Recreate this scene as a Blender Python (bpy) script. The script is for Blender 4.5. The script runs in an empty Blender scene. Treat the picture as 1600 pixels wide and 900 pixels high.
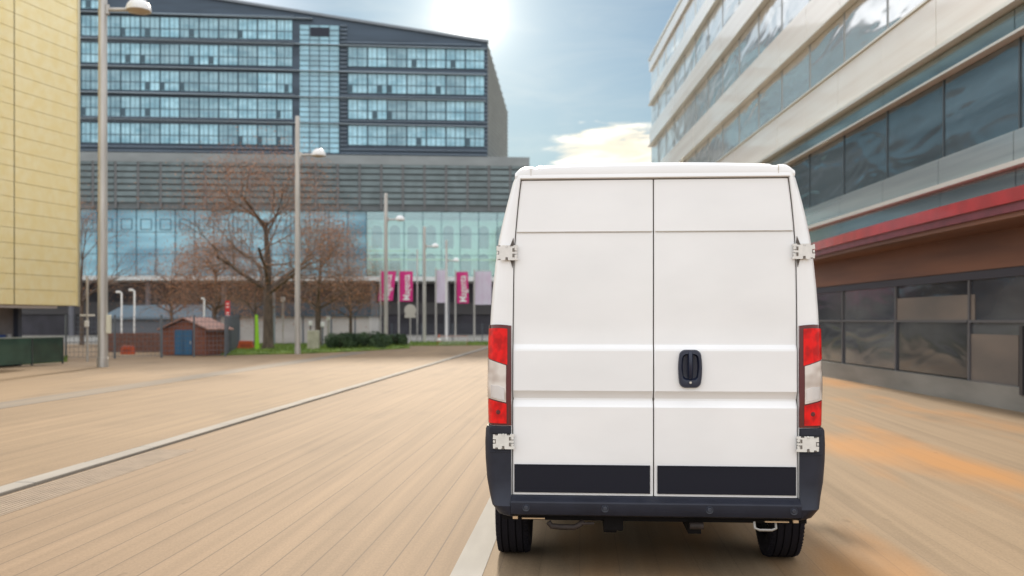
import bpy, bmesh, math, random
from mathutils import Vector, Matrix
R = math.radians
random.seed(7)
sc = bpy.context.scene
col = sc.collection
F = 1500.0          # focal length in photo pixels
CAMZ = 1.6
ROAD = 0.0715       # heading of the road and the van, radians to the right of +Y

# ------------------------------------------------------------------ camera
cd = bpy.data.cameras.new('camera')
cam = bpy.data.objects.new('camera', cd); col.objects.link(cam)
cam.location = (0, 0, CAMZ); cam.rotation_euler = (R(90), 0, 0)
cd.sensor_width = 36; cd.lens = 36*F/1600; cd.shift_y = 50/1600
cd.clip_start = 0.05; cd.clip_end = 6000
cd.dof.use_dof = True; cd.dof.focus_distance = 6.0; cd.dof.aperture_fstop = 1.9
sc.camera = cam

# ------------------------------------------------------------------ sky and sun
SUN_EL, SUN_AZ = R(27), R(-3.0)
w = bpy.data.worlds.new('World'); sc.world = w; w.use_nodes = True
nt = w.node_tree; N = nt.nodes; L = nt.links
for n in list(N): N.remove(n)
def node(t, **k):
    n = N.new(t)
    for a, b in k.items(): setattr(n, a, b)
    return n
def wmath(op, a, b=None, clamp=False):
    n = node('ShaderNodeMath', operation=op, use_clamp=clamp)
    for i, v in enumerate((a, b)):
        if v is None: continue
        if isinstance(v, (int, float)): n.inputs[i].default_value = v
        else: L.new(v, n.inputs[i])
    return n.outputs[0]
def wmap(v, a, b, c=0.0, d=1.0):
    n = node('ShaderNodeMapRange', interpolation_type='SMOOTHSTEP')
    L.new(v, n.inputs[0])
    for i, x in enumerate((a, b, c, d)): n.inputs[i+1].default_value = x
    return n.outputs[0]
def wmix(f, a, b, mode='MIX'):
    n = node('ShaderNodeMix', data_type='RGBA', blend_type=mode)
    for i, v in ((0, f), (6, a), (7, b)):
        if isinstance(v, (int, float)): n.inputs[i].default_value = v
        elif isinstance(v, tuple): n.inputs[i].default_value = (*v, 1)
        else: L.new(v, n.inputs[i])
    return n.outputs[2]
sky = node('ShaderNodeTexSky', sky_type='NISHITA', sun_disc=False)
sky.sun_elevation = SUN_EL; sky.sun_rotation = SUN_AZ
sky.air_density = 1.2; sky.dust_density = 0.3; sky.ozone_density = 2.5
SKY_S = 0.05
skyc = wmix(1.0, sky.outputs[0], (SKY_S*.35, SKY_S*.56, SKY_S*.70), 'MULTIPLY')
tc = node('ShaderNodeTexCoord'); D = tc.outputs['Generated']
sep = node('ShaderNodeSeparateXYZ'); L.new(D, sep.inputs[0])
dx, dy, dz = sep.outputs
# unseen cloud added as fill light: white bank over the rear and upper sky, clear blue gap ahead
def noise(scale, detail=5, rough=.55, zs=3.0, dist=0.0):
    mp = node('ShaderNodeMapping'); mp.inputs['Scale'].default_value = (1, 1, zs); L.new(D, mp.inputs[0])
    n = node('ShaderNodeTexNoise'); n.inputs['Scale'].default_value = scale
    n.inputs['Detail'].default_value = detail; n.inputs['Roughness'].default_value = rough
    n.inputs['Distortion'].default_value = dist
    L.new(mp.outputs[0], n.inputs[0]); return n.outputs['Fac']
n1 = noise(2.2); n2 = noise(7, 7, .6, 4.5, .6)
rear = wmap(dy, 0.86, 0.35)
high = wmap(dz, 0.35, 0.55)
left = wmath('MULTIPLY', wmap(dx, -0.16, -0.34), 0.85)  # unseen white cloud added to brighten the right building's reflections
fill_bank = wmath('MAXIMUM', wmath('MAXIMUM', rear, high), left)
cover = wmath('MULTIPLY', fill_bank, wmap(n1, 0.30, 0.52, 0.72, 1.0))
skyc = wmix(cover, skyc, (0.97, 1.0, 1.06))
# faint wisps ahead
wisp = wmath('MULTIPLY', wmap(n2, 0.40, 0.85), 0.14)
skyc = wmix(wisp, skyc, (0.62, 0.60, 0.55))
hz = wmath('MULTIPLY', wmath('EXPONENT', wmath('MULTIPLY', wmath('MAXIMUM', dz, 0.0), -1/0.11)), 0.72)
skyc = wmix(hz, skyc, (0.62, 0.62, 0.48))
# the low cumulus to the right of the sun
def ellip(cx, cz, rx, rz, nz, amt):
    a = wmath('DIVIDE', wmath('SUBTRACT', wmath('DIVIDE', dx, wmath('MAXIMUM', dy, 0.05)), cx), rx)
    b = wmath('DIVIDE', wmath('SUBTRACT', wmath('DIVIDE', dz, wmath('MAXIMUM', dy, 0.05)), cz), rz)
    r2 = wmath('ADD', wmath('MULTIPLY', a, a), wmath('MULTIPLY', b, b))
    q = wmath('ADD', r2, wmath('MULTIPLY', wmath('SUBTRACT', nz, 0.5), amt))
    return wmath('MULTIPLY', wmap(q, 1.15, 0.45), wmap(dy, 0.1, 0.3))
n3 = noise(14, 8, .62, 5.0, .5)
c1 = ellip(0.110, 0.176, 0.068, 0.030, n3, -4.0)
skyc = wmix(wmath('MULTIPLY', c1, .95), skyc, wmix(wmap(n3, .40, .62), (0.62, 0.56, 0.45), (0.70, 0.68, 0.62)))
# the sun itself, veiled, with its aureole
sv = Vector((-0.043, 1, 0.318)).normalized()
dt = node('ShaderNodeVectorMath', operation='DOT_PRODUCT'); L.new(D, dt.inputs[0]); dt.inputs[1].default_value = sv
ang = wmath('ARCCOSINE', wmath('MINIMUM', dt.outputs['Value'], 0.9999999))
g1 = wmath('MULTIPLY', wmath('EXPONENT', wmath('MULTIPLY', wmath('MULTIPLY', ang, ang), -1/(0.019**2))), 2.6)
g2 = wmath('MULTIPLY', wmath('EXPONENT', wmath('MULTIPLY', ang, -1/0.030)), 0.65)
g3 = wmath('MULTIPLY', wmath('EXPONENT', wmath('MULTIPLY', ang, -1/0.16)), 0.28)
def glow(g, c):
    n = node('ShaderNodeMix', data_type='RGBA', blend_type='MULTIPLY'); n.inputs[0].default_value = 1
    cb = node('ShaderNodeCombineColor')
    for i in range(3): L.new(g, cb.inputs[i])
    L.new(cb.outputs[0], n.inputs[6]); n.inputs[7].default_value = (*c, 1); return n.outputs[2]
for g, c in ((g1, (1, .97, .9)), (g2, (1, .9, .74)), (g3, (1, .90, .66))):
    skyc = wmix(1.0, skyc, glow(g, c), 'ADD')
bg = node('ShaderNodeBackground'); bg.inputs[1].default_value = 1.0
L.new(skyc, bg.inputs[0])
out = node('ShaderNodeOutputWorld'); L.new(bg.outputs[0], out.inputs[0])

sl = bpy.data.lights.new('sun', 'SUN'); sun = bpy.data.objects.new('sun', sl); col.objects.link(sun)
sl.energy = 2.7; sl.angle = R(4); sl.color = (1, .86, .68)
sdir = Vector((math.sin(SUN_AZ)*math.cos(SUN_EL), math.cos(SUN_AZ)*math.cos(SUN_EL), math.sin(SUN_EL)))
sun.rotation_euler = sdir.to_track_quat('Z', 'Y').to_euler()
sun.location = sdir*50
sc.view_settings.view_transform = 'Standard'; sc.view_settings.look = 'None'
sc.view_settings.gamma = 1; sc.view_settings.use_curve_mapping = False
sc.view_settings.exposure = 0.68
sc.cycles.max_bounces = 8; sc.cycles.glossy_bounces = 3; sc.cycles.transparent_max_bounces = 12

# ------------------------------------------------------------------ materials
def mat(name, c, rough=.6, metal=0.0, var=0.0, vscale=(4, 4, 4), spec=.5, coat=0.0, bump=0.0, bscale=60, c2=None, ior=1.5, rnd=0.0, detail=4, trans=0.0):
    m = bpy.data.materials.new(name); m.use_nodes = True
    t = m.node_tree; p = t.nodes['Principled BSDF']
    p.inputs['Base Color'].default_value = (*c, 1); p.inputs['Roughness'].default_value = rough
    p.inputs['Metallic'].default_value = metal; p.inputs['Specular IOR Level'].default_value = spec
    p.inputs['Coat Weight'].default_value = coat; p.inputs['Coat Roughness'].default_value = .05
    p.inputs['IOR'].default_value = ior; p.inputs['Transmission Weight'].default_value = trans
    src = None
    if var or c2:
        tcn = t.nodes.new('ShaderNodeTexCoord'); mp = t.nodes.new('ShaderNodeMapping'); mp.inputs['Scale'].default_value = vscale
        ns = t.nodes.new('ShaderNodeTexNoise'); ns.inputs['Scale'].default_value = 1; ns.inputs['Detail'].default_value = detail
        t.links.new(tcn.outputs['Object'], mp.inputs[0]); t.links.new(mp.outputs[0], ns.inputs[0])
        rp = t.nodes.new('ShaderNodeValToRGB'); rp.color_ramp.elements[0].position = .36; rp.color_ramp.elements[1].position = .64
        a = c2 if c2 else tuple(x*(1-var) for x in c)
        b = c if c2 else tuple(min(1, x*(1+var)) for x in c)
        rp.color_ramp.elements[0].color = (*a, 1); rp.color_ramp.elements[1].color = (*b, 1)
        t.links.new(ns.outputs['Fac'], rp.inputs[0]); src = rp.outputs[0]
    if rnd:
        oi = t.nodes.new('ShaderNodeObjectInfo'); mr = t.nodes.new('ShaderNodeMapRange')
        mr.inputs[3].default_value = 1-rnd; mr.inputs[4].default_value = 1+rnd
        t.links.new(oi.outputs['Random'], mr.inputs[0])
        mx = t.nodes.new('ShaderNodeVectorMath'); mx.operation = 'SCALE'
        if src: t.links.new(src, mx.inputs[0])
        else: mx.inputs[0].default_value = c
        t.links.new(mr.outputs[0], mx.inputs['Scale']); src = mx.outputs[0]
    if src: t.links.new(src, p.inputs['Base Color'])
    if bump:
        tcn = t.nodes.new('ShaderNodeTexCoord')
        nb = t.nodes.new('ShaderNodeTexNoise'); nb.inputs['Scale'].default_value = bscale; nb.inputs['Detail'].default_value = 4
        t.links.new(tcn.outputs['Object'], nb.inputs[0])
        bp = t.nodes.new('ShaderNodeBump'); bp.inputs['Strength'].default_value = bump; bp.inputs['Distance'].default_value = .01
        t.links.new(nb.outputs['Fac'], bp.inputs['Height']); t.links.new(bp.outputs[0], p.inputs['Normal'])
    return m

M = {}
M['paint'] = mat('white_paint', (.83, .825, .815), .35, coat=.5, var=.035, vscale=(1.2, 1.2, 2.2), bump=.05, bscale=3, detail=8)
M['hinge'] = mat('hinge_metal', (.70, .68, .63), .4, var=.06, vscale=(30, 30, 30))
M['hinge_white'] = mat('hinge_paint', (.72, .70, .66), .4, var=.05, vscale=(30, 30, 30))
M['gap'] = mat('dark_gap', (.09, .075, .065), .8)
M['hinge_shade'] = mat('hinge_painted_shade', (.16, .14, .12), .8)
M['seam'] = mat('sealant', (.58, .52, .44), .7)
M['plastic'] = mat('grey_plastic', (.017, .019, .030), .42, spec=.32, var=.12, vscale=(8, 8, 8), bump=.25, bscale=400)
M['plastic_dark'] = mat('black_plastic', (.008, .009, .017), .45, spec=.25)
M['eye'] = mat('towing_eye_steel', (.36, .34, .31), .5, .3)
M['sensor'] = mat('sensor_plastic', (.035, .04, .055), .3)
M['handle'] = mat('handle_plastic', (.012, .016, .035), .38)
M['chrome'] = mat('metal', (.6, .6, .58), .3, 1)
M['rubber'] = mat('rubber', (.010, .009, .013), .85, spec=.2, bump=.4, bscale=120)
M['rim'] = mat('rim_steel', (.25, .25, .26), .4, .8)
M['under'] = mat('underbody', (.008, .007, .007), .9, spec=.2)
M['rust'] = mat('exhaust_rust', (.03, .02, .016), .7, var=.3, vscale=(20, 20, 20))
M['tan_metal'] = mat('bracket_metal', (.55, .38, .22), .5, .3)
M['red_dark'] = mat('red_housing', (.09, .004, .010), .2, coat=1)
M['glassdark'] = mat('dark_glass', (.02, .025, .03), .05, coat=1)

def lens_mat(name, c, c2, sx, sz, rough=.12):
    m = bpy.data.materials.new(name); m.use_nodes = True; t = m.node_tree; p = t.nodes['Principled BSDF']
    tcn = t.nodes.new('ShaderNodeTexCoord')
    br = t.nodes.new('ShaderNodeTexNoise'); br.inputs['Scale'].default_value = 1; br.inputs['Detail'].default_value = 1
    mp = t.nodes.new('ShaderNodeMapping'); mp.inputs['Scale'].default_value = (sx, 1, sz)
    t.links.new(tcn.outputs['Object'], mp.inputs[0]); t.links.new(mp.outputs[0], br.inputs[0])
    rp = t.nodes.new('ShaderNodeValToRGB'); rp.color_ramp.elements[0].position = .38; rp.color_ramp.elements[1].position = .6
    rp.color_ramp.elements[0].color = (*c2, 1); rp.color_ramp.elements[1].color = (*c, 1)
    t.links.new(br.outputs['Fac'], rp.inputs[0]); t.links.new(rp.outputs[0], p.inputs['Base Color'])
    wv = t.nodes.new('ShaderNodeTexWave'); wv.inputs['Scale'].default_value = 55; wv.bands_direction = 'Z'
    t.links.new(tcn.outputs['Object'], wv.inputs[0])
    bp = t.nodes.new('ShaderNodeBump'); bp.inputs['Strength'].default_value = .25; bp.inputs['Distance'].default_value = .002
    t.links.new(wv.outputs['Fac'], bp.inputs['Height']); t.links.new(bp.outputs[0], p.inputs['Normal'])
    p.inputs['Roughness'].default_value = .25; p.inputs['Coat Weight'].default_value = 1; p.inputs['Coat Roughness'].default_value = .04
    p.inputs['Subsurface Weight'].default_value = 0
    return m
M['red_lens'] = lens_mat('red_lens', (.80, .003, .003), (.48, .001, .002), 25, 16)
M['red_lens'].node_tree.nodes['Principled BSDF'].inputs['Coat Weight'].default_value = .3
M['red_lens'].node_tree.nodes['Principled BSDF'].inputs['Specular IOR Level'].default_value = .25
M['clear_lens'] = lens_mat('clear_lens', (.72, .66, .60), (.50, .42, .36), 9, 12)
M['silver'] = mat('silver_reflector', (.82, .82, .84), .18, .6)

# ------------------------------------------------------------------ mesh helpers
class MB:
    def __init__(s): s.v = []; s.f = []; s.mi = []
    def add(s, vs, fs, mi=0):
        o = len(s.v); s.v += [tuple(p) for p in vs]
        for f in fs: s.f.append([i+o for i in f]); s.mi.append(mi)
    def box(s, x0, x1, y0, y1, z0, z1, mi=0, rz=0, c=(0, 0, 0)):
        vs = [(x, y, z) for z in (z0, z1) for y in (y0, y1) for x in (x0, x1)]
        if rz:
            m = Matrix.Rotation(rz, 4, 'Z'); vs = [tuple(m @ Vector(p) + Vector(c)) for p in vs]
        s.add(vs, [(0, 2, 3, 1), (4, 5, 7, 6), (0, 1, 5, 4), (2, 6, 7, 3), (0, 4, 6, 2), (1, 3, 7, 5)], mi)
    def tube(s, pts, rad, n=8, mi=0, caps=True):
        pts = [Vector(p) for p in pts]
        if isinstance(rad, (int, float)): rad = [rad]*len(pts)
        vs = []; 
        for i, p in enumerate(pts):
            d = (pts[min(i+1, len(pts)-1)]-pts[max(i-1, 0)]).normalized()
            a = d.cross(Vector((0, 0, 1))) if abs(d.z) < .95 else d.cross(Vector((1, 0, 0)))
            a.normalize(); b = d.cross(a)
            for k in range(n):
                t = 2*math.pi*k/n; vs.append(p+a*math.cos(t)*rad[i]+b*math.sin(t)*rad[i])
        fs = []
        for i in range(len(pts)-1):
            for k in range(n):
                a = i*n+k; b = i*n+(k+1) % n; fs.append((a, a+n, b+n, b))
        if caps: fs.append(tuple(range(n))); fs.append(tuple(reversed(range((len(pts)-1)*n, len(pts)*n))))
        s.add(vs, fs, mi)
    def lathe(s, prof, n=24, axis='Z', c=(0, 0, 0), mi=0):      # prof: (r, h)
        vs = []
        for r, h in prof:
            for k in range(n):
                t = 2*math.pi*k/n; a, b = r*math.cos(t), r*math.sin(t)
                p = {'Z': (a, b, h), 'X': (h, a, b), 'Y': (a, h, b)}[axis]
                vs.append((p[0]+c[0], p[1]+c[1], p[2]+c[2]))
        fs = []
        for i in range(len(prof)-1):
            for k in range(n):
                a = i*n+k; b = i*n+(k+1) % n; fs.append((a, b, b+n, a+n))
        s.add(vs, fs, mi)
    def prism(s, poly, y0, y1, mi=0):                           # poly in xz, extruded along y
        n = len(poly)
        vs = [(x, y0, z) for x, z in poly]+[(x, y1, z) for x, z in poly]
        fs = [tuple(range(n)), tuple(reversed(range(n, 2*n)))]+[(i, i+n, (i+1) % n+n, (i+1) % n) for i in range(n)]
        s.add(vs, fs, mi)
    def build(s, name, mats, parent=None, smooth=None, bevel=0, bseg=2, fix=True):
        me = bpy.data.meshes.new(name); me.from_pydata(s.v, [], s.f)
        if not isinstance(mats, (list, tuple)): mats = [mats]
        for m in mats: me.materials.append(m)
        me.polygons.foreach_set('material_index', s.mi)
        if fix:
            bm = bmesh.new(); bm.from_mesh(me); bmesh.ops.recalc_face_normals(bm, faces=bm.faces); bm.to_mesh(me); bm.free()
        o = bpy.data.objects.new(name, me); col.objects.link(o)
        if bevel:
            bv = o.modifiers.new('bevel', 'BEVEL'); bv.width = bevel; bv.segments = bseg; bv.limit_method = 'ANGLE'; bv.angle_limit = R(35)
            bv.harden_normals = False
        if smooth:
            me.polygons.foreach_set('use_smooth', [True]*len(me.polygons)); me.set_sharp_from_angle(angle=R(smooth))
        me.update()
        if parent: o.parent = parent
        return o
def tag(o, label=None, cat=None, group=None, kind=None):
    if label: o['label'] = label
    if cat: o['category'] = cat
    if group: o['group'] = group
    if kind: o['kind'] = kind
    return o
def empty(name, loc=(0, 0, 0), rz=0):
    o = bpy.data.objects.new(name, None); col.objects.link(o); o.location = loc; o.rotation_euler = (0, 0, rz); o.empty_display_size = .2
    return o
def kids(o): return [c for c in bpy.data.objects if c.parent == o]
def copy_tree(o, parent=None, loc=None):
    c = o.copy(); col.objects.link(c); c.parent = parent
    if loc is not None: c.location = loc
    for ch in kids(o): copy_tree(ch, c)
    return c
def gx(px, Y): return (px-800)/F*Y
def gz(py, Y): return CAMZ+(500-py)/F*Y
def lerp(a, b, t): return a+(b-a)*t
def interp(tab, v):
    for (a, x), (b, y) in zip(tab, tab[1:]):
        if v <= b: return lerp(x, y, (v-a)/(b-a)) if v >= a else x
    return tab[-1][1]

# ------------------------------------------------------------------ ground
def ground_mat():
    m = bpy.data.materials.new('ground_stone'); m.use_nodes = True; t = m.node_tree; p = t.nodes['Principled BSDF']
    tcn = t.nodes.new('ShaderNodeTexCoord')
    def ns(scale, sc3, d=5):
        mp = t.nodes.new('ShaderNodeMapping'); mp.inputs['Scale'].default_value = sc3
        n = t.nodes.new('ShaderNodeTexNoise'); n.inputs['Scale'].default_value = scale; n.inputs['Detail'].default_value = d
        t.links.new(tcn.outputs['Object'], mp.inputs[0]); t.links.new(mp.outputs[0], n.inputs[0]); return n.outputs['Fac']
    return m, t, p, tcn, ns
def ramp(t, src, stops):
    rp = t.nodes.new('ShaderNodeValToRGB'); e = rp.color_ramp.elements
    while len(e) < len(stops): e.new(.5)
    for i, (q, c) in enumerate(stops): e[i].position = q; e[i].color = (*c, 1)
    t.links.new(src, rp.inputs[0]); return rp.outputs[0]
def mixc(t, f, a, b, mode='MIX'):
    n = t.nodes.new('ShaderNodeMix'); n.data_type = 'RGBA'; n.blend_type = mode
    for i, v in ((0, f), (6, a), (7, b)):
        if isinstance(v, (int, float)): n.inputs[i].default_value = v
        elif isinstance(v, tuple): n.inputs[i].default_value = (*v, 1)
        else: t.links.new(v, n.inputs[i])
    return n.outputs[2]

def paving(name, ca, cb, patch, patch_c, pitch=.256, joint=.010, offset=0, joint_c=(.085, .06, .042), jstr=.8, course=2.4, tone=.12):
    m, t, p, tcn, ns = ground_mat()
    base = ramp(t, ns(1, (.35, .12, 1), 6), [(.32, ca), (.68, cb)])
    streak = ns(1, (9, .18, 1), 6)
    base = mixc(t, .55, base, ramp(t, streak, [(.3, tuple(x*.84 for x in ca)), (.7, tuple(min(1, x*1.08) for x in cb))]))
    fine = ns(70, (1, .35, 1), 4)
    base = mixc(t, .35, base, ramp(t, fine, [(.3, (.38, .38, .38)), (.7, (.62, .62, .62))]), 'OVERLAY')
    if patch: base = mixc(t, ramp(t, ns(1, (.55, .13, 1), 5), [(.50, (0, 0, 0)), (.66, (1, 1, 1))]), base, patch_c)
    stain = ramp(t, ns(1, (1.1, .35, 1), 8), [(.30, (.80, .80, .80)), (.46, (1, 1, 1))])
    base = mixc(t, .8, base, stain, 'MULTIPLY')
    spots = ramp(t, ns(6, (1, .5, 1), 3), [(.24, (.72, .70, .68)), (.30, (1, 1, 1))])
    base = mixc(t, .7, base, spots, 'MULTIPLY')
    sp = t.nodes.new('ShaderNodeSeparateXYZ'); t.links.new(tcn.outputs['Object'], sp.inputs[0])
    def mth(op, a, b=None):
        n = t.nodes.new('ShaderNodeMath'); n.operation = op
        for i, v in enumerate((a, b)):
            if v is None: continue
            if isinstance(v, (int, float)): n.inputs[i].default_value = v
            else: t.links.new(v, n.inputs[i])
        return n.outputs[0]
    u = mth('DIVIDE', mth('ADD', sp.outputs[0], 100-offset), pitch)
    fr = mth('FRACT', u); idx = mth('FLOOR', u)
    edge = mth('MINIMUM', fr, mth('SUBTRACT', 1, fr))
    wn = t.nodes.new('ShaderNodeTexWhiteNoise'); wn.noise_dimensions = '2D'
    vv = mth('ADD', mth('DIVIDE', sp.outputs[1], course), mth('MULTIPLY', idx, .37))
    cb2 = t.nodes.new('ShaderNodeCombineXYZ'); t.links.new(idx, cb2.inputs[0]); t.links.new(mth('FLOOR', vv), cb2.inputs[1]); t.links.new(cb2.outputs[0], wn.inputs['Vector'])
    val = mth('ADD', mth('MULTIPLY', wn.outputs['Value'], tone*2), 1-tone)
    sv2 = t.nodes.new('ShaderNodeVectorMath'); sv2.operation = 'SCALE'; t.links.new(base, sv2.inputs[0]); t.links.new(val, sv2.inputs['Scale'])
    fv = mth('FRACT', vv); ev = mth('MINIMUM', fv, mth('SUBTRACT', 1, fv))
    jm = mth('LESS_THAN', edge, joint/pitch/2)
    jm2 = mth('MULTIPLY', mth('LESS_THAN', ev, .0035/course), .5)
    jj = mth('MULTIPLY', mth('MAXIMUM', jm, jm2), mth('MULTIPLY', mth('ADD', streak, .35), jstr))
    c = mixc(t, jj, sv2.outputs[0], joint_c)
    t.links.new(c, p.inputs['Base Color']); p.inputs['Roughness'].default_value = .8; p.inputs['Specular IOR Level'].default_value = .35
    bp = t.nodes.new('ShaderNodeBump'); bp.inputs['Strength'].default_value = .35; bp.inputs['Distance'].default_value = .006
    t.links.new(mth('SUBTRACT', fine, jj), bp.inputs['Height']); t.links.new(bp.outputs[0], p.inputs['Normal'])
    m.name = name
    return m
M['planks'] = paving('tan_plank_paving', (.195, .130, .074), (.255, .172, .101), False, None, offset=-.815, course=40, tone=.035)
M['right_pave'] = paving('sandy_plank_paving', (.228, .158, .090), (.295, .210, .126), True, (.40, .19, .055), offset=-.615, joint=.006, jstr=.3, course=40, tone=.03)
M['plaza'] = paving('pale_plaza_paving', (.200, .133, .073), (.258, .174, .097), False, None, pitch=1.2, joint=.012, jstr=.4, course=3, tone=.05)
M['earth'] = mat('earth_ground', (.25, .22, .18), .9, var=.15, vscale=(.1, .1, .1))
M['kerbstone'] = mat('pale_granite', (.34, .32, .285), .85, var=.12, vscale=(3, .6, 8), bump=.3, bscale=200)

def slab(name, u0, u1, v0, v1, z0, z1, m, segs=1, rz=-ROAD):
    mb = MB()
    mb.box(u0, u1, v0, v1, z0, z1)
    o = mb.build(name, m); o.rotation_euler = (0, 0, rz); return o
g = MB(); g.add([(-3000, -3000, -.05), (3000, -3000, -.05), (3000, 4000, -.05), (-3000, 4000, -.05)], [(0, 1, 2, 3)])
tag(g.build('ground', M['earth']), 'wide ground running to the horizon', kind='structure')
tag(slab('road', -5.25, -.815, -8, 66, -.2, 0, M['planks']), 'tan road of long narrow paving planks', kind='structure')
tag(slab('pavement', -.615, 30, -8, 66, -.2, 0, M['right_pave']), 'sandy paving with orange patches right of the pale stone strip', kind='structure')
tag(slab('edging_strip', -.815, -.615, -8, 66, -.2, .004, M['kerbstone']), 'pale stone strip set into the paving', kind='structure')
# raised plaza with its kerb
tag(slab('plaza', -60, -5.46, -8, 60, -.2, .033, M['plaza']), 'sandy plaza left of the road', kind='structure')
kb = MB()
for i in range(58):
    y0 = -8+i*1.3; kb.box(-5.46, -5.25, y0+.001, y0+1.299, -.2, .036+random.uniform(-.002, .002))
o = kb.build('kerb', mat('kerb_granite', (.27, .245, .21), .85, var=.1, vscale=(3, .6, 8)), bevel=.012); o.rotation_euler = (0, 0, -ROAD); tag(o, 'low pale stone kerb along the road', kind='structure')
tag(slab('forecourt', -80, 60, 66, 135, -.2, .02, mat('grey_forecourt', (.27, .25, .22), .8, var=.12, vscale=(.3, .3, .3))), 'grey paving before the office building', kind='structure')
tag(slab('painted_shadow_band', -11.0, -10.2, 10, 46, -.1, .037, mat('shadow_band', (.135, .112, .088), .8, c2=(.19, .148, .105), vscale=(2.5, .12, 1), detail=6)), 'painted shadow band crossing the sandy plaza', kind='structure')  # shadow across the plaza, painted as a darker strip
# slot drain beside the kerb
dr = MB()
for k in range(9): dr.box(-5.19+k*.052, -5.19+k*.052+.026, 3, 11.5, 0.0, .006)
dr.box(-5.22, -4.72, 3, 11.5, -.01, .003)
o = dr.build('drain_grate', mat('drain_steel', (.235, .175, .12), .8, .0, var=.1)); o.rotation_euler = (0, 0, -ROAD)
tag(o, 'long slotted drain grate set in the road beside the left kerb', 'drain')

# grass verges
M['grass'] = mat('grass_green', (.19, .27, .045), .9, c2=(.10, .16, .03), vscale=(1.2, 1.2, 1.2), detail=8)
def grass_patch(name, poly, label, n):
    mb = MB(); k = len(poly)
    mb.add([(x, y, .10) for x, y in poly]+[(x, y, -.1) for x, y in poly], [tuple(range(k))]+[(i, (i+1) % k, (i+1) % k+k, i+k) for i in range(k)])
    xs = [p[0] for p in poly]; ys = [p[1] for p in poly]
    def inside(x, y):
        c = False
        for (x1, y1), (x2, y2) in zip(poly, poly[1:]+poly[:1]):
            if (y1 > y) != (y2 > y) and x < (x2-x1)*(y-y1)/(y2-y1)+x1: c = not c
        return c
    for _ in range(n):
        x = random.uniform(min(xs), max(xs)); y = random.uniform(min(ys), max(ys))
        if not inside(x, y): continue
        a = random.uniform(0, 6.28); h = random.uniform(.05, .16); wd = .02
        lx, ly = random.uniform(-.05, .05), random.uniform(-.05, .05)
        mb.add([(x-wd*math.cos(a), y-wd*math.sin(a), .09), (x+wd*math.cos(a), y+wd*math.sin(a), .09), (x+lx, y+ly, .1+h)], [(0, 1, 2)])
    return tag(mb.build(name, M['grass'], fix=False), label, kind='stuff')
def gp(px, Y): return (gx(px, Y), Y)
o = grass_patch('grass', [gp(345, 42.5), gp(470, 44.5), gp(560, 48), gp(640, 53), gp(640, 60), gp(340, 60)], 'bright green grass verge under the bare trees', 9000)
tag(o, cat='grass')
o = grass_patch('grass', [gp(640, 58), gp(800, 60), gp(800, 65), gp(640, 65)], 'thin dull grass strip at the foot of the flagpoles', 3000)
tag(o, cat='grass')
o = grass_patch('grass', [gp(-40, 31.5), gp(105, 36), gp(105, 38.5), gp(-40, 35)], 'dull grass strip before the green glass balustrade', 2500)
tag(o, cat='grass')

# ------------------------------------------------------------------ THE VAN
VD = 5.85; VX = (1021-800)/F*VD
van = empty('delivery_van', (VX, VD, 0), -ROAD)
tag(van, 'white panel van seen from behind with both rear doors shut', 'van')
HW = [(.40, .96), (.55, 1.0), (.9, 1.012), (1.2, 1.018), (1.57, 1.010), (1.87, .986), (2.08, .958), (2.26, .918), (2.38, .885), (2.46, .862), (2.53, .835)]
def hw(z): return interp(HW, z)
def section(inset, zt_off, y, n=9):
    """half profile mirrored into a closed ring"""
    zs = [.42, .6, .8, .95, 1.1, 1.3, 1.5, 1.65, 1.8, 1.95, 2.1, 2.22, 2.32, 2.40, 2.455]
    pts = [(hw(z)-inset, z-zt_off*max(0, (z-2.2)/.3)) for z in zs]
    xt, zt = pts[-1]
    # rounded roof shoulder
    top = 2.530-zt_off
    r = min(.075, .075)
    cx = xt-.012-r
    for k in range(1, 6):
        a = R(8+82*k/5*1.0); pts.append((cx+r*math.cos(a), top-r+r*math.sin(a)))
    for k in range(1, 6):
        x = cx*(1-k/5); pts.append((x, top+.022*(1-(x/cx)**2)))
    half = pts
    ring = [(x, y, z) for x, z in half]+[(-x, y, z) for x, z in reversed(half[:-1])]
    return ring
def door_hw(z): return interp([(.5, .860), (1.5, .855), (2.0, .848), (2.14, .838), (2.30, .824), (2.455, .806)], z)
def rear_ring(t, y, zc):
    ring = []
    for x, _, z in section(0, 0, y):
        s_ = 1 if x >= 0 else -1
        xa = min(abs(x), door_hw(z)+.006)
        zz = min(z, zc)
        ring.append((s_*lerp(xa, abs(x), t), y, zz))
    return ring
rings = [rear_ring(0, .012, 2.462), rear_ring(0, -.012, 2.466), rear_ring(.10, -.016, 2.470), rear_ring(.45, -.013, 2.49), rear_ring(.75, .004, 2.515), rear_ring(.92, .035, 2.54), rear_ring(.99, .08, 2.57), section(0, 0, .14),
         section(0, 0, 1.2), section(0, 0, 2.6), section(.0, 0, 3.75), section(.015, .0, 4.0)]
# front: bonnet and windscreen slope
def fsec(y, zt, ins):
    ring = []
    for x, yy, z in section(ins, 0, y):
        if z > 1.0: z = 1.0+(z-1.0)*(zt-1.0)/(2.55-1.0)
        ring.append((x, y, z))
    return ring
rings += [fsec(4.25, 2.35, .05), fsec(4.75, 1.75, .09), fsec(5.05, 1.35, .13), fsec(5.30, 1.12, .22)]
mb = MB(); nr = len(rings[0])
for r_ in rings: mb.v += r_
for i in range(len(rings)-1):
    for k in range(nr):
        mb.f.append([i*nr+k, i*nr+(k+1) % nr, (i+1)*nr+(k+1) % nr, (i+1)*nr+k]); mb.mi.append(0)
mb.f.append(list(range((len(rings)-1)*nr, len(rings)*nr))); mb.mi.append(0)
body = mb.build('body', M['paint'], van, smooth=32)
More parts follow.
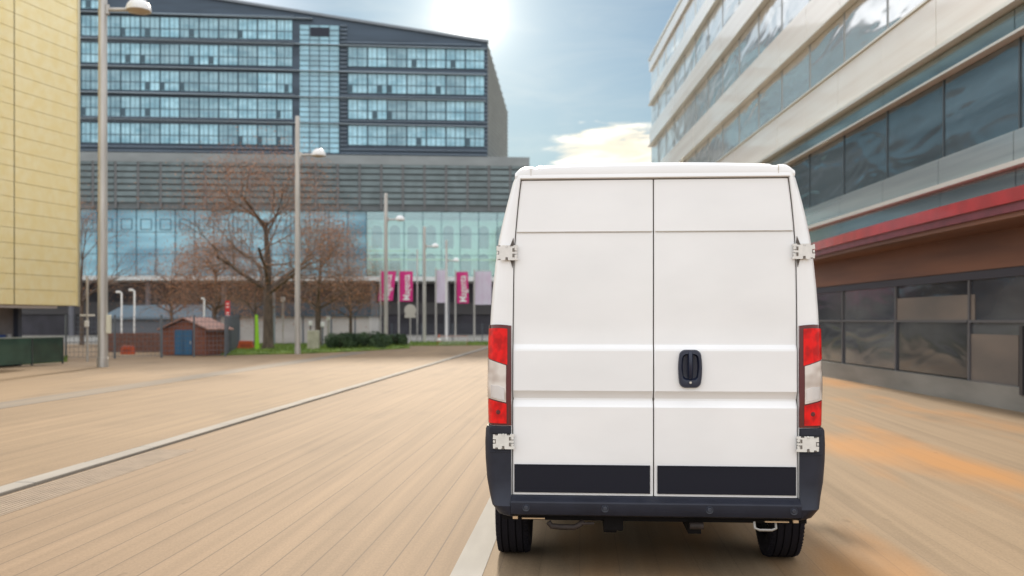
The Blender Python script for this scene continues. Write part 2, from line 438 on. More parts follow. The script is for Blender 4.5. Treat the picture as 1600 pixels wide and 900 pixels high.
# roof edge cap: shallow lip over the doors, with the two corner mouldings
mb = MB()
nx = 80
for side in (0,):
    ring0 = []
    for i in range(nx+1):
        x = lerp(-.845, .845, i/nx); t = abs(x)/.845
        top = 2.545+.022*(1-t*t)-(0.035*max(0, (t-.93)/.07)**2)
        if .84 < t < .875: top -= .008
        ring0.append((x, top))
    prof = [(-.008, 0.0), (-.014, .35), (-.006, .75), (.03, .97), (.10, 1.0)]
    vs = []
    for x, top in ring0:
        for yy, q in prof: vs.append((x, yy, lerp(2.468, top, q)))
    m_ = len(prof)
    fs = [(i*m_+j, (i+1)*m_+j, (i+1)*m_+j+1, i*m_+j+1) for i in range(nx) for j in range(m_-1)]
    mb.add(vs, fs)
mb.build('roof_lip', M['paint'], van, smooth=40)
mb = MB()
for s in (-1, 1):
    x = s*.745; mb.box(min(x, x+s*.003), max(x, x+s*.003), -.0155, .0, 2.485, 2.535)
tmp = mb.build('roof_joint', M['seam'], van)
tmp.name = 'roof_joint'
# dark recess behind the doors
mb = MB(); mb.prism([(-.872, .50), (.872, .50), (.868, 1.5), (.858, 2.0), (.835, 2.30), (.815, 2.466), (-.815, 2.466), (-.835, 2.30), (-.858, 2.0), (-.868, 1.5)], .012, .03); mb.build('door_seal', M['gap'], van)
# body corner faces between door and lamp is part of the body rings; lower crossmember:
mb = MB(); mb.box(-.93, .93, .06, 5.0, .36, .46); mb.box(-.30, -.22, .1, 4.5, .28, .37); mb.box(.22, .30, .1, 4.5, .28, .37)
mb.tube([(-.8, 1.0-.28, .34), (.8, 1.0-.28, .34)], .05, 10)
mb.build('chassis', M['under'], van)

# doors
ZS = [.530, .60, .72, .80, .95, 1.055, 1.068, 1.108, 1.120, 1.140, 1.153, 1.168, 1.28, 1.412, 1.424, 1.450, 1.460, 1.6, 1.8, 1.95, 2.0, 2.128, 2.1335, 2.1365, 2.1395, 2.1425, 2.15, 2.20, 2.26, 2.32, 2.38, 2.42, 2.456]
def press(z):
    y = -.016 + interp([(.5, 0), (1.8, 0), (2.46, .018)], z)
    y += interp([(.53, 0), (1.055, -.002), (1.068, -.002), (1.108, .024), (1.120, .025), (1.140, .016), (1.168, -.005), (1.412, -.005), (1.424, -.002), (1.450, .013), (1.46, .014), (1.8, .008), (2.2, 0)], z)
    if abs(z-2.138) < .003: y += .006
    return y
def door(s):
    mb = MB(); vs = []; cols = 9
    for z in ZS:
        xi = .0035; xo = door_hw(z)
        # widening cut-outs beside the hinges
        for hz in (2.012,):
            dd = abs(z-hz)
            if dd < .09: xo -= 0.0
        for c in range(cols):
            t = c/(cols-1); x = lerp(xi, xo, t)
            yy = press(z)
            if c in (0, cols-1): yy += .005
            if c == 0: x = xi
            vs.append((s*x, yy, z))
        # returns
    n = len(ZS)
    # finer edge rounding: shift 2nd and second-last columns near the edges
    for r in range(n):
        xo = abs(vs[r*cols+cols-1][0])
        a = vs[r*cols+1]; vs[r*cols+1] = (s*(.0045+.006), a[1], a[2])
        a = vs[r*cols+cols-2]; vs[r*cols+cols-2] = (s*(xo-.007), a[1], a[2])
    fs = [(r*cols+c, r*cols+c+1, (r+1)*cols+c+1, (r+1)*cols+c) for r in range(n-1) for c in range(cols-1)]
    # rim going back into the recess
    rim = [r*cols for r in range(n)]+[(n-1)*cols+c for c in range(1, cols)]+[r*cols+cols-1 for r in range(n-2, -1, -1)]+[c for c in range(cols-2, 0, -1)]
    o0 = len(vs)
    for i in rim: vs.append((vs[i][0], .011, vs[i][2]))
    k = len(rim)
    fs += [(rim[i], rim[(i+1) % k], o0+(i+1) % k, o0+i) for i in range(k)]
    mb.add(vs, fs)
    return mb.build('rear_door', M['paint'], van, smooth=14)
doors = [door(-1), door(1)]
for s, d in zip((-1, 1), doors):
    mb = MB(); x0, x1 = .022, .848
    mb.prism([(s*x0, .545), (s*x1, .545), (s*x1, .716), (s*x0, .716)], -.026, -.014)
    mb.prism([(s*x0, .707), (s*x1, .707), (s*x1, .7165), (s*x0, .7165)], -.0285, -.0262)
    mb.build('lower_trim', M['plastic_dark'], d, bevel=.003)
    mb = MB(); mb.prism([(s*.012, 2.1365), (s*.832, 2.1365), (s*.832, 2.1395), (s*.012, 2.1395)], -.012, -.004)
    mb.build('crease_line', M['seam'], d)
d = doors[1]
# handle
def rrect(cx, cz, w_, h_, bulge=0., n=7, r=.03):
    pts = []
    for qx, qz, a0 in ((1, 1, 0), (-1, 1, 90), (-1, -1, 180), (1, -1, 270)):
        for k in range(n):
            a = R(a0+90*k/(n-1)); pts.append([cx+qx*(w_/2-r)+r*math.cos(a), cz+qz*(h_/2-r)+r*math.sin(a)])
    out_ = []
    m_ = len(pts)
    for i in range(m_):
        p, q = pts[i], pts[(i+1) % m_]
        seg = 6 if abs(p[1]-q[1]) > .05 else 1
        for k in range(seg): out_.append((lerp(p[0], q[0], k/seg), lerp(p[1], q[1], k/seg)))
    return [(cx+(x-cx)*(1+bulge*(1-((z-cz)/(h_/2))**2)), z) for x, z in out_]
HX, HZ = .218, 1.305
mb = MB()
rings_ = [(1.0, -.015), (1.0, -.034), (.95, -.044), (.78, -.046), (.72, -.043), (.62, -.024), (.3, -.0225)]
base = rrect(HX, HZ, .118, .230, .22)
vs = []
for sc_, y in rings_:
    for x, z in base:
        oz = .012 if sc_ < .75 else 0
        sx = sc_ if sc_ > .9 else sc_*.98
        vs.append((HX+(x-HX)*sx, y, HZ+oz+(z-HZ)*(sc_ if sc_ > .75 else sc_*.98)))
k = len(base)
fs = [(i*k+j, i*k+(j+1) % k, (i+1)*k+(j+1) % k, (i+1)*k+j) for i in range(len(rings_)-1) for j in range(k)]
fs.append(tuple(range((len(rings_)-1)*k, len(rings_)*k)))
mb.add(vs, fs)
hd = mb.build('door_handle', M['handle'], d, smooth=40)
mb = MB()
gr = [(HX, -.040, HZ+.105), (HX, -.052, HZ+.085), (HX, -.058, HZ+.03), (HX, -.052, HZ-.03), (HX, -.036, HZ-.062)]
vs = []
for x, y, z in gr:
    vs += [(x-.015, y+.006, z), (x-.009, y-.004, z), (x+.009, y-.004, z), (x+.015, y+.006, z), (x+.012, y+.016, z), (x-.012, y+.016, z)]
fs = [(i*6+j, i*6+(j+1) % 6, (i+1)*6+(j+1) % 6, (i+1)*6+j) for i in range(4) for j in range(6)]
mb.add(vs, fs); mb.add([], [])
gobj = mb.build('handle_grip', M['handle'], d, smooth=50)
mb = MB(); mb.lathe([(0, -.054), (.007, -.054), (.0095, -.051), (.0095, -.040)], 16, 'Y', (HX, 0, HZ-.082)); mb.build('lock', M['chrome'], d, smooth=40)

# hinges
def hinge(s, z, xc, y0, m, big=1.0):
    mb = MB()
    W2, H2 = .066*big, .046*big
    # plate outline with notches (x outwards)
    P = [(-1, 1), (-.62, 1), (-.60, .82), (-.30, .80), (-.28, 1), (-.10, 1.0), (-.05, .70), (.14, .70), (.20, 1.0), (.52, 1), (.56, .78), (.95, .80), (1, .35), (.72, .28), (.72, -.28), (1, -.35), (.95, -.80), (.56, -.78), (.52, -1), (.20, -1), (.14, -.60), (-.05, -.60), (-.10, -1), (-1, -1), (-1, -.70), (-.66, -.66), (-.66, -.12), (-.95, -.08), (-.95, .08), (-.66, .12), (-.66, .66), (-1, .70)]
    poly = [(xc+s*a*W2, z+b*H2) for a, b in P]
    mb.prism(poly, y0-.016, y0)
    # knuckle barrels
    for (a, w_, r) in ((-.80, .010, .010), (.86, .011, .011)):
        for (b0, b1) in ((-.92, -.30), (-.16, .16), (.30, .92)):
            mb.tube([(xc+s*a*W2, y0-.010, z+b0*H2), (xc+s*a*W2, y0-.010, z+b1*H2)], r*.8, 8)
    for (a, b) in ((-.82, .40), (-.82, -.40), (.05, -.86), (.05, .86)):
        mb.lathe([(0, y0-.017), (.007, y0-.017), (.009, y0-.012), (.009, y0)], 6, 'Y', (xc+s*a*W2, 0, z+b*H2))
    for (a0, a1, b0, b1) in ((-.64, -.50, .14, .62), (-.64, -.50, -.62, -.14), (.74, .90, -.24, .24), (-.08, .12, -.98, -.66), (.60, .90, .84, .98), (.60, .90, -.98, -.84), (-.56, -.34, .86, .98)):
        xs_ = sorted((xc+s*a0*W2, xc+s*a1*W2)); mb.box(xs_[0], xs_[1], y0-.0172, y0-.0162, z+b0*H2, z+b1*H2, 1)  # dark boxes paint shadow into the hinge notches
    return mb.build('hinge', [m, M['hinge_shade']], van)
for s in (-1, 1):
    hinge(s, 2.012, s*.892, -.020, M['hinge_white'])
    h = hinge(s, .857, s*.912, -.034, M['hinge']); h['label'] = 'bare pale lower hinge'
    mb = MB()
    mb.prism([(s*.874, 2.056), (s*.854, 2.105), (s*.848, 2.056)], -.0195, -.014)
    mb.prism([(s*.874, 1.968), (s*.859, 1.918), (s*.853, 1.968)], -.0195, -.014)
    mb.build('hinge_slot', M['gap'], van)

# tail lights
def lamp(s):
    def X(z, t):        # t 0 inner .. 1 outer
        xi = .868; xo = hw(z)+.008
        return s*lerp(xi, xo, t)
    def surf(z, t, lift):
        xi, xo = .872, 1.012
        y = interp([(0, -.028), (.10, -.0295), (.45, -.0275), (.72, -.014), (.88, .012), (.97, .05), (1.0, .10)], t)
        return (X(z, t), y-lift, z)
    def patch(name, zb, zt_, t0, t1, lift, m, parent, rows=10, colsn=9):
        mb = MB(); vs = []
        for r in range(rows+1):
            for c in range(colsn+1):
                t = lerp(t0, t1, c/colsn); z = lerp(zb(t), zt_(t), r/rows); vs.append(surf(z, t, lift))
        n0 = len(vs)
        for r in range(rows+1):
            for c in range(colsn+1):
                x, y, z = vs[r*(colsn+1)+c]; vs.append((x*.995, y+.022, z))
        C = colsn+1
        fs = [(r*C+c, r*C+c+1, (r+1)*C+c+1, (r+1)*C+c) for r in range(rows) for c in range(colsn)]
        for r in range(rows):
            fs.append((r*C, (r+1)*C, n0+(r+1)*C, n0+r*C)); fs.append((r*C+colsn, n0+r*C+colsn, n0+(r+1)*C+colsn, (r+1)*C+colsn))
        for c in range(colsn):
            fs.append((c, n0+c, n0+c+1, c+1)); fs.append((rows*C+c, rows*C+c+1, n0+rows*C+c+1, n0+rows*C+c))
        mb.add(vs, fs); return mb.build(name, m, parent, smooth=40)
    top = lambda t: 1.573-.018*abs(t-.55)**1.5
    bot = lambda t: .953
    root = patch('tail_light', bot, top, 0, 1, 0, M['red_dark'], van, 16, 12)
    a = lambda t: 1.300+.035*t
    b = lambda t: 1.080+.045*t
    if True:
        patch('red_lens', lambda t: 1.318+.050*t, lambda t: top(t)-.022, .15, .97, .0035, M['red_lens'], root)
        patch('clear_lens', lambda t: 1.088+.035*t, lambda t: 1.312+.050*t, .20, .97, .0045, M['clear_lens'], root)
        patch('reversing_lens', lambda t: 1.098+.035*t, lambda t: 1.180+.035*t-.03*abs(t-.5), .26, .80, .0075, M['silver'], root, 6, 7)
        patch('red_lens', lambda t: .966, lambda t: 1.080+.035*t, .18, .95, .0035, M['red_lens'], root)
        mb = MB(); x, y, z = surf(1.04, .5, .005); mb.lathe([(0, y-.002), (.012, y-.002), (.015, y+.003)], 16, 'Y', (x, 0, 1.035)); mb.build('bulb_ring', M['red_dark'], root)
    return root
lamp(-1); lamp(1)

# bumper: two corner pieces and a middle bar
def corner(s):
    # stack of outlines (z, outer half width)
    prof = [(.400, .905), (.415, .945), (.47, .985), (.53, 1.005), (.62, 1.022), (.75, 1.032), (.85, 1.034), (.93, 1.030), (.948, 1.020)]
    mb = MB(); vs = []; n = 10
    for z, xo in prof:
        xi = .868
        yb = -.030 if z > .535 else interp([(.40, -.055), (.42, -.075), (.47, -.085), (.50, -.075), (.535, -.030)], z)
        if .79 < z < .92: pass
        row = [(xi, yb)]
        for k in range(n):
            a = R(90*k/(n-1)); r = .075
            row.append((xo-r+r*math.sin(a), yb+r-r*math.cos(a)))
        row += [(xo, .5), (xi, .5)]
        vs += [(s*x, y, z) for x, y in row]
    k = n+3; m_ = len(prof)
    fs = [(i*k+j, i*k+(j+1) % k, (i+1)*k+(j+1) % k, (i+1)*k+j) for i in range(m_-1) for j in range(k)]
    fs += [tuple(range(k)), tuple(reversed(range((m_-1)*k, m_*k)))]
    mb.add(vs, fs); o = mb.build('bumper_corner', M['plastic'], van, smooth=35)
    # recess around the hinge
    mb = MB()
    mb.box(min(s*.872, s*1.000), max(s*.872, s*1.000), -.0335, -.0305, .788, .798); mb.build('moulding', M['plastic'], o, bevel=.001)
    mb = MB(); mb.box(min(s*.872, s*1.000), max(s*.872, s*1.000), -.040, -.0305, .908, .945)
    mb.build('moulding', M['plastic'], o, bevel=.002)
    return o
corner(-1); corner(1)
mb = MB(); vs = []
prof = [(.10, .405), (-.045, .408), (-.075, .42), (-.088, .45), (-.088, .492), (-.083, .500), (-.060, .512), (-.040, .518), (-.030, .527), (.05, .528)]
xs = [-.866+1.732*i/24 for i in range(25)]
for x in xs: vs += [(x, y, z) for y, z in prof]
k = len(prof)
fs = [(i*k+j, (i+1)*k+j, (i+1)*k+j+1, i*k+j+1) for i in range(24) for j in range(k-1)]
mb.add(vs, fs); bmp = mb.build('bumper', M['plastic'], van, smooth=30)
for px in (820, 944, 1106, 1235):
    x = (px-1021)/256.4*.985
    mb = MB(); mb.lathe([(0, -.097), (.011, -.097), (.014, -.094), (.0145, -.089), (.021, -.0915), (.023, -.087)], 20, 'Y', (x, 0, .463)); mb.build('parking_sensor', M['sensor'], van, smooth=40)

# wheels
def wheel(x, y, s, tw=.225):
    root = empty('wheel', (x, y, .345)); root.parent = van
    mb = MB(); r = .345; h = tw/2
    prof = [(.21, -h*.8), (.24, -h*.98), (.30, -h), (.325, -h*.93), (r-.006, -h*.80)]
    g = [-.62, -.22, .22, .62]
    for q in g: prof += [(r-.001, (q-.045)*h), (r-.011, (q-.03)*h), (r-.011, (q+.03)*h), (r-.001, (q+.045)*h)]
    prof += [(r-.006, h*.80), (.325, h*.93), (.30, h), (.24, h*.98), (.21, h*.8)]
    mb.lathe(prof, 72, 'X')
    for k in range(72):
        a = 2*math.pi*k/72
        for sg in (-1, 1):
            mt = Matrix.Rotation(a, 4, 'X')
            vs = [mt @ Vector(p) for p in [(sg*h*.66, r-.003, 0), (sg*h*.93, .329, -.003), (sg*h*.93, .329, .008), (sg*h*.66, r-.003, .012), (sg*h*.66, r+.0015, 0), (sg*h*.94, .336, -.003), (sg*h*.94, .336, .008), (sg*h*.66, r+.0015, .012)]]
            mb.add(vs, [(0, 1, 2, 3), (4, 7, 6, 5), (0, 4, 5, 1), (1, 5, 6, 2), (2, 6, 7, 3), (3, 7, 4, 0)])
    mb.build('tyre', M['rubber'], root, smooth=35)
    mb = MB(); mb.lathe([(0, s*.05), (.07, s*.06), (.10, s*.02), (.19, s*.05), (.215, s*.09), (.215, -s*.09)], 32, 'X'); mb.build('rim', M['rim'], root, smooth=40)
    return root
for s in (-1, 1):
    wheel(s*.895, .74, s); wheel(s*.895, 4.3, s)
# under-body bits
mb = MB(); mb.box(-.855, -.825, -.06, -.03, .388, .404); mb.box(-.80, -.66, -.055, -.03, .388, .394); mb.build('tow_bracket', M['tan_metal'], van)
mb = MB(); mb.box(.825, .855, -.06, -.03, .388, .404); mb.box(.66, .80, -.055, -.03, .388, .394); mb.build('tow_bracket', M['tan_metal'], van)
mb = MB(); mb.tube([(-.64, .0, .36), (-.62, .0, .335), (-.56, .0, .33), (-.48, .0, .33), (-.45, .0, .345), (-.43, .02, .36)], .018, 10); mb.tube([(-.45, 0, .352), (-.36, 0, .356)], .008, 6); mb.build('exhaust_mount', M['rust'], van, smooth=60)
mb = MB(); mb.tube([(.60, -.03, .385), (.60, -.05, .352), (.625, -.055, .342), (.70, -.055, .342), (.725, -.05, .352), (.725, -.03, .385)], .008, 8); mb.build('towing_eye', M['eye'], van, smooth=60)
mb = MB(); mb.box(-.30, -.18, .05, .12, .30, .40); mb.build('tow_plate', M['under'], van, bevel=.008)
mb = MB(); mb.tube([(.22, -.0, .35), (.30, .0, .35)], .022, 12); mb.build('exhaust_pipe', M['rust'], van, smooth=60)
for s in (-1, 1):
    mb = MB(); mb.tube([(s*1.0, 4.1, 1.25), (s*1.1, 4.05, 1.3)], .03, 8); mb.box(min(s*1.09, s*1.22), max(s*1.09, s*1.22), 4.0, 4.12, 1.2, 1.55); mb.build('side_mirror', M['plastic'], van, bevel=.03)
    mb = MB(); mb.box(min(s*1.008, s*1.026), max(s*1.008, s*1.026), .5, 4.9, .55, .72); mb.build('side_rail', M['plastic'], van, bevel=.006)
    mb = MB(); mb.box(min(s*.862, s*.885), max(s*.862, s*.885), .26, .30, 2.40, 2.425); mb.build('marker_light', M['tan_metal'], van, bevel=.003)
mb = MB(); mb.add([(-.80, 4.17, 2.37), (.80, 4.17, 2.37), (.86, 4.80, 1.75), (-.86, 4.80, 1.75), (-.80, 4.24, 2.40), (.80, 4.24, 2.40), (.86, 4.84, 1.78), (-.86, 4.84, 1.78)], [(0, 1, 2, 3), (4, 5, 6, 7), (0, 1, 5, 4), (2, 3, 7, 6), (0, 3, 7, 4), (1, 2, 6, 5)])
mb.build('windscreen', M['glassdark'], van)

# ------------------------------------------------------------------ GOLD CLAD BUILDING (left)
gold = mat('champagne_cladding', (.95, .82, .48), .30, .28, c2=(.92, .76, .38), vscale=(.25, 3, 3), rnd=.0)
gold_root = empty('gold_clad_building', (gx(123, 34), 34, 0), R(-15))
tag(gold_root, 'gold clad box building overhanging a dark entrance storey', 'building')
# local frame: +y away from the camera along the face, -x into the building; face lies at x = 0
zb, ztop = gz(478, 34), 17.0
def seg_panel(y0, y1):
    mb = MB(); n = 30; vs = []
    z = zb
    hgt = (ztop-zb)/n
    for i in range(n):
        a = zb+i*hgt+.006; b = zb+(i+1)*hgt-.002
        mb.add([(.0, y0, a), (.0, y1, a), (.018, y1, a+.004), (.018, y0, a+.004), (.012, y0, b), (.012, y1, b), (-.03, y0, b), (-.03, y1, b), (-.03, y0, a), (-.03, y1, a)],
               [(3, 2, 5, 4), (0, 1, 2, 3), (4, 5, 7, 6), (8, 9, 1, 0)])
    return mb
for k, (y0, y1) in enumerate(((-15, -9.04), (-9, -3.04), (-3, -.10))):
    seg_panel(y0, y1).build('cladding', gold, gold_root, fix=False)
mb = MB(); mb.box(-11, -.031, -15, 0, zb, ztop); mb.build('wall', mat('gold_core', (.34, .27, .16), .7), gold_root)
mb = MB(); mb.box(-.03, .05, -.10, .02, zb-.02, ztop); mb.box(-11, .0, -15, .02, ztop, ztop+.2); mb.build('corner_trim', mat('gold_trim', (.62, .56, .40), .35, .8), gold_root, bevel=.01)
mb = MB(); mb.box(-11, -.05, -14.9, -1.0, zb-.10, zb-.004); mb.build('soffit', mat('soffit_grey', (.42, .38, .36), .6), gold_root)
mb = MB(); mb.box(-9, -1.3, -14, -1.6, 0, zb-.10); mb.build('entrance_wall', mat('entrance_grey', (.17, .165, .18), .7, var=.15, vscale=(2, 2, 2)), gold_root)
mb = MB(); mb.box(-1.28, -1.24, -9, -3.4, .1, zb-.15); mb.box(-1.28, -1.22, -3.2, -3.12, .1, zb-.15); mb.build('entrance_glass', mat('entrance_dark', (.012, .014, .028), .15), gold_root)
mb = MB(); mb.box(-1.28, -1.22, -2.35, -2.05, .92, 1.10); mb.build('notice_board', mat('blue_notice', (.02, .08, .30), .5), gold_root)
mb = MB(); mb.box(-1.28, -1.22, -1.95, -1.80, .93, 1.12); mb.build('notice_board', mat('grey_notice', (.5, .5, .52), .5), gold_root)['label'] = 'small grey notice board'
mb = MB(); mb.box(-1.35, -1.1, -1.62, -1.45, 0, zb-.10); mb.build('column', mat('column_navy', (.05, .06, .09), .4), gold_root, bevel=.01)
# green glass balustrade
bal = empty('glass_balustrade', (gx(98, 34.5), 34.5, 0), R(-15))
tag(bal, 'green glass balustrade before the dark entrance', 'balustrade')
mg = mat('green_glass', (.035, .085, .062), .08, spec=.7, c2=(.02, .05, .04), vscale=(.5, 1.2, 1.2), rnd=.3)
for i in range(7):
    mb = MB(); mb.box(-.012, .012, -1.5*(i+1)+.02, -1.5*i-.02, .10, .98); mb.build('glass_panel', mg, bal)
    mb = MB(); mb.box(-.03, .03, -1.5*i-.02, -1.5*i+.02, 0, 1.0); mb.build('post', mat('post_grey', (.10, .11, .11), .4, .5) if i == 0 else bpy.data.materials['post_grey'], bal)
mb = MB(); mb.box(-.03, .03, -10.5, .03, .982, 1.02); mb.build('handrail', mat('rail_pale', (.45, .50, .46), .4, .3), bal)

# ------------------------------------------------------------------ OFFICE BUILDING (far)
P0 = Vector((gx(126, 96), 96)); P1 = Vector((gx(765, 99), 99))
fa = math.atan2(P1.y-P0.y, P1.x-P0.x); LEN = (P1-P0).length
off = empty('office_building', (P0.x, P0.y, 0), fa)
tag(off, 'large slate and glass office block with slanting roofline beyond the trees', 'building')
def su(px):     # photo column -> distance along the facade
    k = (px-800)/F; dx_, dy_ = math.cos(fa), math.sin(fa)
    # P0.x + s*dx = k*(P0.y + s*dy)
    return (k*P0.y-P0.x)/(dx_-k*dy_)
SL = su(-60)
slate = mat('slate_cladding', (.05, .075, .105), .45, .2, var=.2, vscale=(.15, 1, 1.2))
def zroof(s): return lerp(35.8, 30.2, s/su(762))
ZP = 18.2
mb = MB()
sr = su(762)
mb.prism([(SL, ZP), (sr, ZP), (sr, zroof(sr)), (SL, zroof(SL))], .15, 13)
mb.build('upper_wall', slate, off)
# side wing turned away on the right
wing = mat('wing_louvre', (.20, .21, .20), .6, var=.1, vscale=(1, 1, 1))
e = su(792); mb = MB()
mb.add([(sr, .15, ZP), (e+.9, 12, ZP), (e+.9, 12, 25.6), (sr, .15, zroof(sr)), (sr-6, 12, ZP), (sr-6, 12, 25.6)], [(0, 1, 2, 3), (1, 4, 5, 2), (3, 2, 5)])
wg = mb.build('side_wing', wing, off)
mb = MB()
for i in range(26):
    z = ZP+.25+i*.45
    y1 = 12 if z < 25.6 else max(.6, .15+12*(zroof(sr)-z)/(zroof(sr)-25.6))
    t = (y1-.15)/11.85
    if z < zroof(sr)-.2: mb.tube([(sr+.05, .10, z), (lerp(sr, e+.9, t)+.03, y1-.05, z)], .05, 4)
mb.build('louvre', mat('wing_slat', (.34, .36, .34), .5), wg)
# roof coping
mb = MB()
for a, b in ((SL, sr),):
    mb.add([(a, -.15, zroof(a)), (b+.1, -.15, zroof(b)), (b+.1, .6, zroof(b)), (a, .6, zroof(a)), (a, -.15, zroof(a)+.25), (b+.1, -.15, zroof(b)+.25), (b+.1, .6, zroof(b)+.25), (a, .6, zroof(a)+.25)],
           [(0, 1, 5, 4), (4, 5, 6, 7), (0, 3, 2, 1), (1, 2, 6, 5), (0, 4, 7, 3)])
mb.build('coping', mat('coping_grey', (.22, .25, .28), .5), off)
# windows
def glass_mat(name, c, rough=.12, rnd=.25, metal=.0, ior=1.9, var=.25, vs=(.5, .5, .9), lo=(.10, .16, .20)):
    return mat(name, c, rough, metal, c2=lo, vscale=vs, rnd=rnd, ior=ior, detail=2)
win = glass_mat('office_glass', (.32, .58, .68), .10, .28, ior=1.8, lo=(.15, .35, .44))
win2 = glass_mat('tower_glass', (.26, .53, .65), .10, .2, ior=1.9, lo=(.18, .38, .46))
frame_m = mat('frame_dark', (.05, .10, .13), .5)
rows = [19.39, 22.05, 24.7, 27.4, 30.1, 32.8]
WH = 1.95
frame_me = {}
def window(s0, s1, z0, z1, dark=False):
    mb = MB(); mb.box(s0+.05, s1-.05, .02, .10, z0, z1)
    o = mb.build('window', win if not dark else M['glassdark'], off)
    mb = MB(); sm = (s0+s1)/2
    mb.box(s0, s0+.10, -.06, .12, z0-.02, z1+.02); mb.box(sm-.035, sm+.035, -.03, .05, z0, z1)
    for q in (.25, .75): mb.box(lerp(s0, s1, q)-.015, lerp(s0, s1, q)+.015, -.01, .05, z0, z1)
    mb.box(s0+.1, s1, -.025, .05, lerp(z0, z1, .42)-.035, lerp(z0, z1, .42)+.035)
    if random.random() < .35:
        a = random.choice((0, .25, .5)); mb.box(lerp(s0, s1, a)+.03, lerp(s0, s1, a+.25), -.012, .05, z0+.05, lerp(z0, z1, .40))
    mb.build('frame', frame_m, o); return o
PITCH = su(157)-su(126)
for ri, z in enumerate(rows):
    s = su(126)-2*PITCH
    while s < su(457)-.8*PITCH:
        if z+WH < zroof(s+PITCH)-.55: window(s, min(s+PITCH, su(457)), z, z+WH)
        s += PITCH
    if ri < 4:
        a, b = su(543), su(757); n = 7
        for i in range(n): window(a+(b-a)*i/n, a+(b-a)*(i+1)/n, z+.1, z+.1+WH)
# vertical glazed tower strip
a, b = su(468), su(530); nz = 20
for i in range(4):
    for j in range(5):
        s0, s1 = lerp(a, b, i/4), lerp(a, b, (i+1)/4); z0 = lerp(ZP+.4, zroof(a)-1.2, j/5); z1 = lerp(ZP+.4, zroof(a)-1.2, (j+1)/5)
        mb = MB(); mb.box(s0+.03, s1-.03, .0, .13, z0+.03, z1-.03); o = mb.build('window', win2, off); o['label'] = 'tall pane of the glazed tower strip'
        mb = MB()
        for q in range(1, 5): mb.box(s0, s1, -.04, .02, lerp(z0, z1, q/5)-.04, lerp(z0, z1, q/5)+.04)
        mb.box(s1-.04, s1+.04, -.05, .02, z0, z1)
        mb.build('frame', frame_m, o)
mb = MB(); mb.box(su(485), su(515), -.10, .0, gz(56, 97.5), gz(42, 97.5)); mb.build('dark_opening', mat('opening', (.01, .015, .03), .6), off)
# thin horizontal louvre fins between the window rows
mb = MB(); z = ZP+.35
while z < 35:
    for (x0, x1) in ((SL, su(459)), (su(532), sr-.05)):
        # clip by the slanting roof
        lim = (35.8-z-.4)/(35.8-30.2)*su(762)
        e1 = min(x1, lim)
        inwin = any(r-.12 < z < r+WH+.12 for r in rows)
        if e1 > x0+.5:
            if not inwin: mb.box(x0, e1, -.10, .14, z, z+.06)
            else:
                if x1 > su(540):
                    mb.box(x0, su(542), -.10, .14, z, z+.06)
                    if su(758) < e1: mb.box(su(758), e1, -.10, .14, z, z+.06)
    z += .42
mb.build('louvre', mat('pale_fin', (.22, .28, .34), .5), off)
# projecting sloping blades above each window row (thin light lines)
mb = MB()
for r in rows:
    lim = min(sr-.2, (35.8-(r+WH+.6))/(5.6)*su(762))
    if lim > 2: mb.add([(SL, -.35, r+WH+.42), (lim, -.35, r+WH+.12), (lim, .1, r+WH+.14), (SL, .1, r+WH+.44), (SL, -.35, r+WH+.47), (lim, -.35, r+WH+.17), (lim, .1, r+WH+.19), (SL, .1, r+WH+.49)], [(0, 1, 5, 4), (4, 5, 6, 7), (0, 3, 2, 1), (1, 2, 6, 5), (0, 4, 7, 3)])
mb.build('sun_blade', mat('blade', (.36, .42, .46), .4, .3), off)
# podium with louvre screens
SR = su(825)
mb = MB(); mb.prism([(SL, 12.65), (SR, 12.65), (SR, ZP), (SL, ZP)], -1.0, 14); mb.build('podium_wall', mat('podium_grey', (.13, .15, .155), .6, var=.12, vscale=(.3, .3, .3)), off)
mb = MB(); mb.box(SL, SR+.05, -1.25, 14, ZP-.9, ZP+.02); mb.build('podium_edge', mat('podium_edge', (.23, .25, .25), .5, var=.1, vscale=(.4, 1, 1)), off)
lm = mat('podium_louvre', (.15, .19, .195), .5, .2, rnd=.12, var=.12, vscale=(1, 1, .6)); bay = su(160)-su(125); s = SL
while s < SR-1:
    e1 = min(s+bay, SR)
    mb = MB(); z = 13.3
    while z < ZP-1.0: mb.box(s+.13, e1-.13, -1.22, -1.01, z, z+.44); z += .62
    o = mb.build('louvre_panel', lm, off)
    s += bay
mb = MB(); s = SL
while s < SR: mb.box(s-.10, s+.10, -1.20, -1.0, 12.7, ZP-.92); s += bay
mb.build('pilasters', mat('podium_post', (.15, .15, .15), .6), off)
# glass band
def clear_glass(name, tint=(.25, .5, .5), keep=.45):
    m = bpy.data.materials.new(name); m.use_nodes = True; t = m.node_tree
    for n in list(t.nodes): t.nodes.remove(n)
    o_ = t.nodes.new('ShaderNodeOutputMaterial'); tr = t.nodes.new('ShaderNodeBsdfTransparent'); tr.inputs[0].default_value = (*tint, 1)
    gl = t.nodes.new('ShaderNodeBsdfGlossy'); gl.inputs['Roughness'].default_value = .06; gl.inputs[0].default_value = (.75, .9, .95, 1)
    mx = t.nodes.new('ShaderNodeMixShader'); mx.inputs[0].default_value = keep
    t.links.new(tr.outputs[0], mx.inputs[1]); t.links.new(gl.outputs[0], mx.inputs[2]); t.links.new(mx.outputs[0], o_.inputs[0]); return m
band = glass_mat('band_glass', (.26, .55, .66), .08, .12, ior=1.9, vs=(.12, .12, .55), lo=(.06, .22, .32))
cg = clear_glass('clear_band_glass', (.76, .90, .88), .24)
ZG0, ZG1 = 6.0, 12.65
bay2 = su(157)-su(126.5); s = SL
sq = mat('vent_frame', (.03, .10, .14), .5)
i = 0
